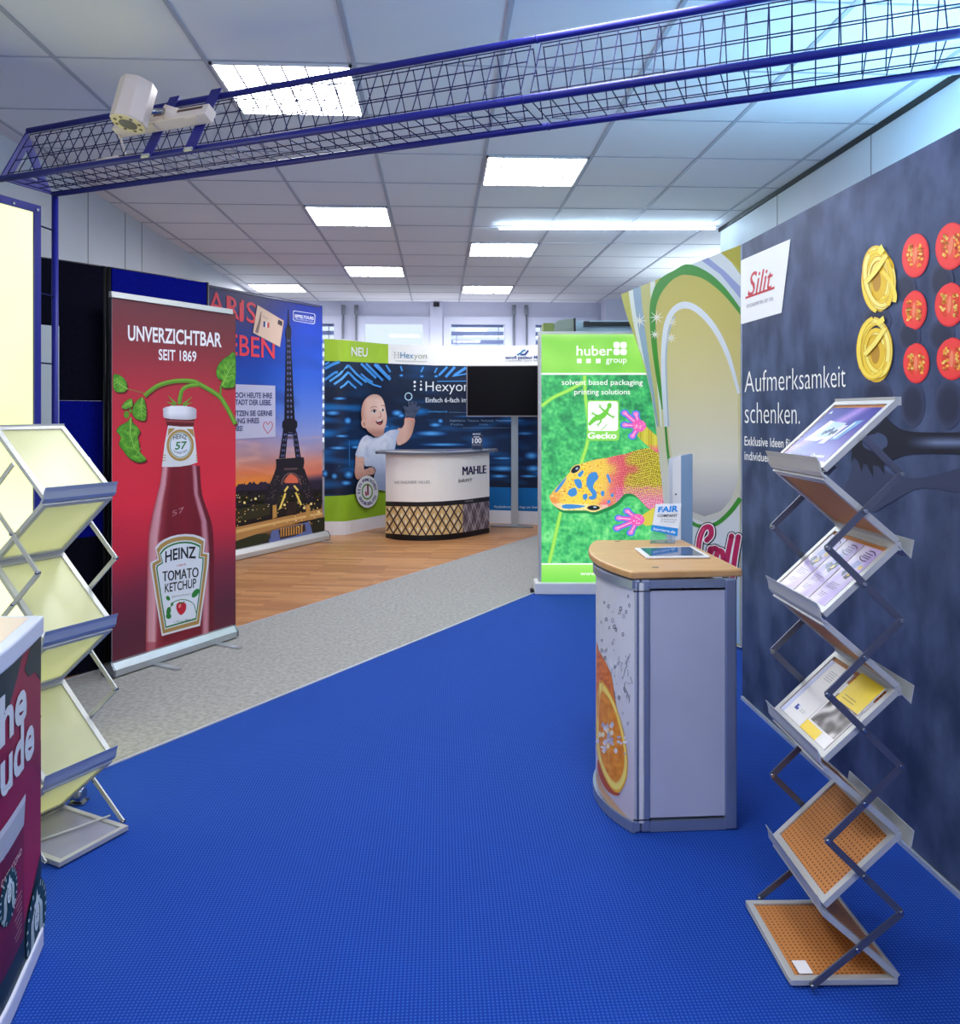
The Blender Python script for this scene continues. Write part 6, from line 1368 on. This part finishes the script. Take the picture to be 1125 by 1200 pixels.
# worktop traced from its own outline at its own height
tz_ = zt_; tp = [G(740, 670.2, tz_), G(870.5, 667.2, tz_), G(798, 631.6, tz_), G(722, 631.4, tz_), G(698, 632.8, tz_)]
a0_, a1_ = tp[0], tp[4]; arc_t = []
for i in range(1, 20):
    t = i / 20; p_ = a1_ + (a0_ - a1_) * t; arc_t.append(p_ - kw * 0.080 * (1 - (2 * t - 1) ** 2))
top_poly = [tp[0], tp[1], G(800, 632.4, tz_), a1_] + arc_t
q = MB(); q.prism([p_ - V((0, 0, 0.026)) for p_ in top_poly], (0, 0, 0.026)); q.build('worktop', T, 'beech', bevel=0.006)
q = MB()
for px, py in ((723.5, 634.4), (768, 665.2)): c = G(px, py, tz_); q.box(c + V((0, 0, 0.001)), (0.022, 0.008, 0.002))
q.build('lock_slot', T, 'steel')
mp = on(front, 0.0012, 0.0007); p = Print(mp, 4); r = random.Random(9)
LEFTX, RIGHTX = 698.4, 742.5
p = Print(lambda x, y, l: front.pos(x, y, 0.0008)); p.grid(0.004, front.L - 0.004, top_z - 0.03, 0.04, 24, 24, lambda x, y: mixc((212, 213, 226), (198, 188, 206), max(0, (0.5 - y) / 0.45) + 0.25 * nz(x, y, 6)), 0)
p.build('background_print', T, parent=fp_)
p = Print(mp, 4)
for k in range(60):
    x_, y_ = r.uniform(704, 738), r.uniform(690, 850); rr = r.uniform(0.5, 1.7); p.ring(ell(x_, y_, rr, rr * 1.7, 10), ell(x_, y_, rr * 0.55, rr * 1.1, 10), r.choice([(110, 116, 136), (150, 152, 172), (84, 90, 110)]), 1)
for k in range(26):
    x_, y_ = r.uniform(716, 740), r.uniform(765, 815); p.stroke([(x_, y_), (x_ + r.uniform(-3, 3), y_ + r.uniform(2, 8)), (x_ + r.uniform(-4, 4), y_ + r.uniform(6, 12))], 0.7, r.choice([(100, 108, 130), (140, 146, 166), (228, 230, 240)]), 1)
p.build('bubble_print', T, parent=fp_); p = Print(mp, 4)
rind = spline([(699.6, 760), (702, 762), (708, 772), (715, 786), (718, 796), (720.5, 815), (722, 830), (712, 842), (704, 850), (699.6, 858)], 4)
p.poly(rind, (222, 118, 56), 1.6); p.cells(scale_poly(rind, 0.97), 1.6, lambda x, y: mixc((240, 142, 68), (200, 100, 50), 0.5 + nz(x, y, 0.25)), 1.9)
p.build('splash_print', T, parent=fp_); p = Print(mp, 4)
sl = [(703.5, 797.5), (709, 801), (716, 812), (723, 828), (730, 852), (735.4, 880), (736.2, 902), (733, 918), (726.5, 928), (719, 926), (711, 914), (704.5, 898), (700.6, 880), (699.4, 850), (700, 815)]
p.poly(spline([(702, 890), (708, 908), (718, 924), (727, 930), (722, 932), (712, 926), (704, 912), (701, 900)], 4), (184, 84, 50), 2)
for f_, c_, l_ in ((1.0, (240, 180, 60), 2.3), (0.95, (252, 228, 120), 2.7), (0.84, (248, 206, 106), 3.1)): p.poly(spline(scale_poly(sl, f_, (717, 864)), 4), c_, l_)
pu = spline(scale_poly(sl, 0.80, (717, 864)), 4); p.poly(pu, (238, 150, 44), 3.5); p.cells(pu, 1.8, lambda x, y: mixc((246, 160, 50), (218, 124, 32), 0.5 + nz(x, y, 0.16, 3) * 0.9), 3.8)
for a in range(0, 360, 40): p.stroke([(713, 862), (713 + 15 * cos(radians(a)), 862 + 44 * sin(radians(a)))], lambda t: 0.9 - 0.4 * t, (232, 176, 90), 4.2)
for k in range(24):
    x_, y_ = r.gauss(714, 5), r.gauss(862, 9); p.poly(spline([(x_, y_ - 4), (x_ + 2, y_), (x_, y_ + 3), (x_ - 2.4, y_)], 2), r.choice([(226, 222, 230), (206, 200, 214), (240, 226, 196), (184, 176, 196)]), 4.5)
for k in range(14):
    x_, y_ = r.uniform(706, 734), r.gauss(872, 4); p.poly(ell(x_, y_, r.uniform(1.2, 3), r.uniform(1, 2.6), 8), r.choice([(210, 206, 222), (186, 180, 204), (232, 230, 240)]), 4.6)
p.poly(spline([(700, 905), (709, 925), (722, 942), (736, 958), (741, 966), (730, 960), (712, 940), (701, 920)], 4), (208, 168, 132), 1.4)
p.build('orange_print', T, parent=fp_)

# ---- things on the counter
t4 = [G(743.6, 644.4, tz_), G(811.8, 642.6, tz_), G(833, 654.6, tz_), G(757.2, 655.4, tz_)]
tc_ = sum(t4, V((0, 0, 0))) / 4; T = Thing('tablet', 'white tablet lying flat on the wooden counter top', 'tablet', tc_)
q = MB(); q.prism([p_ + V((0, 0, 0.0006)) for p_ in t4], (0, 0, 0.008)); q.build('case', T, 'white', bevel=0.003)
ins = [tc_ + (p_ - tc_) * 0.84 + V((0, 0, 0.0088)) for p_ in t4]; q = MB(); q.prism(ins, (0, 0, 0.0006)); q.build('screen', T, mat('tablet_screen', (60, 78, 120), 0.06, spec=0.7))
q = MB(); c = tc_ + (t4[1] + t4[2] - tc_ * 2) / 2 * 0.93 + V((0, 0, 0.0088)); q.tube(c, c + V((0, 0, 0.0008)), 0.005, 12); q.build('home_button', T, 'lamp_frame')

fb0, fb1 = G(779, 632.8, tz_), G(800, 636.4, tz_)
fo = G(782, 636, tz_); T = Thing('sign_holder', 'clear acrylic holder with a white and blue sign card, on the wooden counter top', 'sign holder', fo)
Zc = fo.dot(FW)
cl, cr_ = DP(764, 619, Zc), DP(794.5, 624, Zc); ctl = DP(768.6, 590.6, Zc + 0.06); ctr_ = ctl + (cr_ - cl) + V((0, 0, 0.02)); cbl, cbr = DP(761.6, 630, Zc - 0.02), DP(791, 634.2, Zc - 0.02)
nn = (cr_ - cl).cross(ctl - cl).normalized(); nn = nn if nn.dot(FW) < 0 else -nn
q = MB(); low = [V((cbl.x, cbl.y, tz_ + 0.003)), V((cbr.x, cbr.y, tz_ + 0.003))]
q.prism([low[0] - nn * 0.004, low[1] - nn * 0.004, ctr_ - nn * 0.004, ctl - nn * 0.004], -nn * 0.003); q.prism([low[0] + V((0.0, 0, 0)), low[1], low[1] + FW * 0.06 + RT * 0.02, low[0] + FW * 0.06 + RT * 0.02], (0, 0, -0.002)); hold = q.build('holder', T, 'acrylic')
card = [cl, cr_, ctr_, ctl]
q = MB(); c = G(92, 941); q.tube(c + V((0, 0, 0.03)) - RT * 0.02, c + V((0, 0, 0.03)) + RT * 0.02, 0.026, 16); q.box(c + V((0, 0, 0.004)), (0.06, 0.05, 0.006)); tag(q.build('floor_weight', None, 'steel', loc=c), 'small grey cylinder lying on the carpet behind the frosted brochure rack', 'weight')
q = MB(); q.prism(card, -nn * 0.0015); cdo = q.build('card', T, 'white')
def bil(x, y, l):
    a = cl + (cr_ - cl) * x; b = ctl + (ctr_ - ctl) * x; return a + (b - a) * y + nn * (0.0008 + 0.0005 * l)
p = Print(bil)
p.poly([(-0.04, -0.10), (0.99, -0.14), (0.985, 0.13), (-0.005, 0.13)], (28, 132, 208), 1)
p.text('FAIR', (0.12, 0.66), (0.9, 0.72), 0.2, 0.2, (30, 134, 214), 2, 0.04, 0.0, up=1); p.text('COMPANY', (0.13, 0.47), (0.9, 0.52), 0.10, 0.10, (30, 32, 40), 2, 0.025, up=1)
p.text('Die Karriere-Chance', (0.28, 0.37), (0.9, 0.40), 0.045, None, (90, 92, 100), 2, up=1); p.text('f\u00fcr Absolventen', (0.28, 0.29), (0.84, 0.315), 0.045, None, (90, 92, 100), 2, up=1)
p.text('karriere.de', (0.06, -0.06), (0.9, -0.06), 0.10, None, (236, 242, 250), 2, 0.012, up=1)
p.build('card_print', T, parent=cdo)

# white and light-blue cardboard dispenser behind the counter
dz = 3.95
d0, d1, d2 = CM((788.6 - CX) / FPX * dz, dz), CM((798 - CX) / FPX * (dz - 0.02), dz - 0.02), CM((811.6 - CX) / FPX * (dz + 0.03), dz + 0.03)
T = Thing('leaflet_dispenser', 'narrow white and light-blue cardboard dispenser standing behind the wooden counter top', 'dispenser', d1)
z1, z2, z3 = EYE - (538.6 - HOR) / FPX * dz, EYE - (534 - HOR) / FPX * dz, EYE - (532 - HOR) / FPX * dz
def quad(a, b, za, zb_, m_, nm, th):
    q = MB(); q.prism([V((a.x, a.y, 0.002)), V((b.x, b.y, 0.002)), V((b.x, b.y, zb_)), V((a.x, a.y, za))], th); return q.build(nm, T, m_)
quad(d0, d1, z1, z2, 'white', 'side_panel', FW * 0.003)
quad(d1, d2, z2, z3, mat('light_blue_card', (176, 208, 236), 0.45), 'front_panel', FW * 0.003)
quad(d0 + FW * 0.09, d2 + FW * 0.07, z1, z3, 'white', 'back_panel', FW * 0.003)
q = MB(); c = d0 + (d1 - d0) * 0.35; c = V((c.x, c.y, EYE - (579 - HOR) / FPX * dz)); q.tube(c - FW * 0.001, c - FW * 0.004, 0.004, 8); q.build('pin', T, 'black')

# ================================================================ COUNTER AT LOWER LEFT
cz = 0.9
e0, e1 = CM(-1.192, 2.22), CM(-1.108, 1.885)
carc = spline([tuple(e0)[:2], tuple(CM(-1.147, 2.05))[:2], tuple(e1)[:2], tuple(CM(-1.088, 1.70))[:2], tuple(CM(-1.105, 1.48))[:2], tuple(CM(-1.17, 1.25))[:2], tuple(CM(-1.26, 1.10))[:2]], 6, False)
cs_ = Surf(carc); T = Thing('promotion_counter', 'red-printed curved counter with white rim, cut off at the lower left corner', 'counter', CM(-1.4, 1.65))
bkl, bkr = CM(-1.62, 1.2), CM(-1.68, 2.215)
q = MB(); q.prism([V((x, y, 0.05)) for x, y in carc] + [V((bkl.x, bkl.y, 0.05)), V((bkr.x, bkr.y, 0.05))], (0, 0, cz - 0.10)); bd = q.build('body', T, mat('counter_green_black', (26, 46, 44), 0.35))
out_ = [cs_.pos(s_, 0, 0.010) for s_ in cs_.s]
ins_ = [cs_.pos(s_, 0, -0.022) for s_ in cs_.s]; ins_[0] = ins_[0] + (ins_[3] - ins_[0]).normalized() * 0.02
for nm, z0, z1, pl, cc_ in (('base_rim', 0.003, 0.056, out_, (208, 212, 232)), ('edge_rim', cz - 0.052, cz - 0.001, out_, (200, 208, 230)), ('worktop', cz - 0.004, cz + 0.0005, ins_, (222, 202, 194))):
    q = MB(); q.prism([V((p_.x, p_.y, z0)) for p_ in pl] + [V((bkl.x, bkl.y, z0)), V((bkr.x, bkr.y, z0))], (0, 0, z1 - z0)); q.build(nm, T, mat(nm + '_white', cc_, 0.4), bevel=0.0 if nm == 'worktop' else 0.006)
# print drawn on the unrolled front: x metres along from the far corner, y height
lm = lambda x, y, l: cs_.pos(x, y, 0.0015 + 0.0007 * l)
def S(px, py):
    return cs_.hit(px, py)
p = Print(lm, 0.03); RB = (158, 20, 60)
LL = cs_.L
p.grid(0.0, LL, 0.848, 0.056, 40, 16, lambda x, y: mixc(RB, (130, 14, 52), 0.5 + 0.8 * nz(x, y, 2.4, 6)), 0)
def PX(pts): return [S(*q_) for q_ in pts]
p.poly([(0, 0.848), (0.10, 0.848), (0.16, 0.80), (0.12, 0.77), (0.06, 0.765), (0.0, 0.72)], (28, 44, 46), 1); p.poly([(0.17, 0.848), (0.45, 0.848), (0.45, 0.75), (0.30, 0.74), (0.22, 0.80)], (30, 48, 50), 1)
p.poly([(0.0, 0.10), (0.0, 0.26), (0.06, 0.22), (0.16, 0.16), (0.35, 0.17), (0.35, 0.056), (0.0, 0.056)], (24, 46, 46), 1)
p.poly([(0.0, 0.56), (0.0, 0.45), (0.12, 0.57), (0.35, 0.61), (0.35, 0.66), (0.1, 0.62)], (128, 12, 48), 0.8)
p.build('background_print', T, parent=bd)
p = Print(lm, 0.03)
def txt(body, right_px, right_py, hl, drop, length, col=(206, 214, 222), bold=0.03):
    """right end of the word at a pixel, running back along the front towards the viewer"""
    x, y = S(right_px, right_py); p.text(body, (x + length, y - drop), (x, y), hl, None, col, 3, bold, up=1)
txt('che', 29.5, 838, 0.108, 0.004, 0.30); txt('eude', 38.3, 880, 0.112, 0.004, 0.36)
p.build('lettering', T, parent=bd)
# printed cup with two round emblems
p = Print(lm, 0.03); cx0 = S(28, 1000)[0]; cx1 = cx0 + 0.22
ytop = S(29, 932)[1]
p.poly([(cx0 - 0.004, ytop + 0.006), (cx0 + 0.01, ytop - 0.066), (cx1 + 0.02, ytop - 0.072), (cx1 + 0.03, ytop + 0.004)], (170, 174, 186), 2); p.poly([(cx0 - 0.004, ytop + 0.006), (cx0 - 0.001, ytop - 0.012), (cx1 + 0.03, ytop - 0.014), (cx1 + 0.03, ytop + 0.004)], (202, 204, 214), 2.4)
p.grid(cx0 + 0.008, cx1 + 0.02, ytop - 0.068, 0.13, 14, 20, lambda x, y: mixc((134, 16, 48), (92, 10, 36), 0.5 + nz(x, y, 5, 2)), 2)
xr, yr = S(23.5, 1000); p.text('CAPPUCCINO', (xr + 0.15, yr - 0.004), (xr, yr), 0.015, None, (220, 196, 190), 3, 0.02, up=1)
for k in range(8): p.stroke([(cx0 + 0.03, 0.26 - 0.014 * k), (cx0 + 0.09 - 0.01 * (k % 3), 0.258 - 0.014 * k)], 0.003, (190, 150, 150), 2.6)
p.build('cup_print', T, parent=bd)
p = Print(lm, 0.03)
def emblem(cx_, cy_, r_):
    p.poly(ell(cx_, cy_, r_, r_, 36), (18, 58, 54), 4)
    for k in range(9):
        a = radians(-70 + 17 * k)
        for sg in (-1, 1): p.stroke([(cx_ + sg * r_ * 0.84 * cos(a), cy_ + r_ * 0.84 * sin(a)), (cx_ + sg * r_ * 0.98 * cos(a), cy_ + r_ * 0.98 * sin(a))], r_ * 0.07, (190, 210, 210), 4.6)
    for sg in (-1, 1):
        for k in range(4): p.stroke(spline([(cx_ + sg * r_ * (0.06 + 0.05 * k), cy_ + r_ * (0.62 - 0.05 * k)), (cx_ + sg * r_ * (0.34 + 0.06 * k), cy_ + r_ * 0.2), (cx_ + sg * r_ * (0.30 + 0.08 * k), cy_ - r_ * 0.3), (cx_ + sg * r_ * (0.42 + 0.09 * k), cy_ - r_ * 0.66)], 4, False), r_ * 0.055, (196, 214, 214), 4.8)
    p.poly(ell(cx_, cy_ + r_ * 0.12, r_ * 0.24, r_ * 0.34, 20), (206, 220, 220), 5); p.poly([(cx_ - r_ * 0.3, cy_ + r_ * 0.56), (cx_ - r_ * 0.12, cy_ + r_ * 0.6), (cx_, cy_ + r_ * 0.86), (cx_ + r_ * 0.12, cy_ + r_ * 0.6), (cx_ + r_ * 0.3, cy_ + r_ * 0.56), (cx_ + r_ * 0.2, cy_ + r_ * 0.42), (cx_ - r_ * 0.2, cy_ + r_ * 0.42)], (206, 220, 220), 5.2)
    p.stroke([(cx_ - r_ * 0.1, cy_ + r_ * 0.17), (cx_ - r_ * 0.02, cy_ + r_ * 0.17)], r_ * 0.04, (18, 58, 54), 5.6); p.stroke([(cx_ + r_ * 0.03, cy_ + r_ * 0.17), (cx_ + r_ * 0.12, cy_ + r_ * 0.17)], r_ * 0.04, (18, 58, 54), 5.6); p.stroke([(cx_ - r_ * 0.08, cy_ - r_ * 0.06), (cx_ + r_ * 0.08, cy_ - r_ * 0.06)], r_ * 0.04, (18, 58, 54), 5.6)
e_a = S(11, 1047); e_b = S(41, 1080)
emblem(e_a[0] + 0.015, e_a[1], 0.062); p.build('emblem_print', T, parent=bd); p = Print(lm, 0.03); emblem(e_b[0], e_b[1], 0.10)
p.build('emblem_print', T, parent=bd)

bpy.data.objects.remove(_to); bpy.data.curves.remove(_tc)
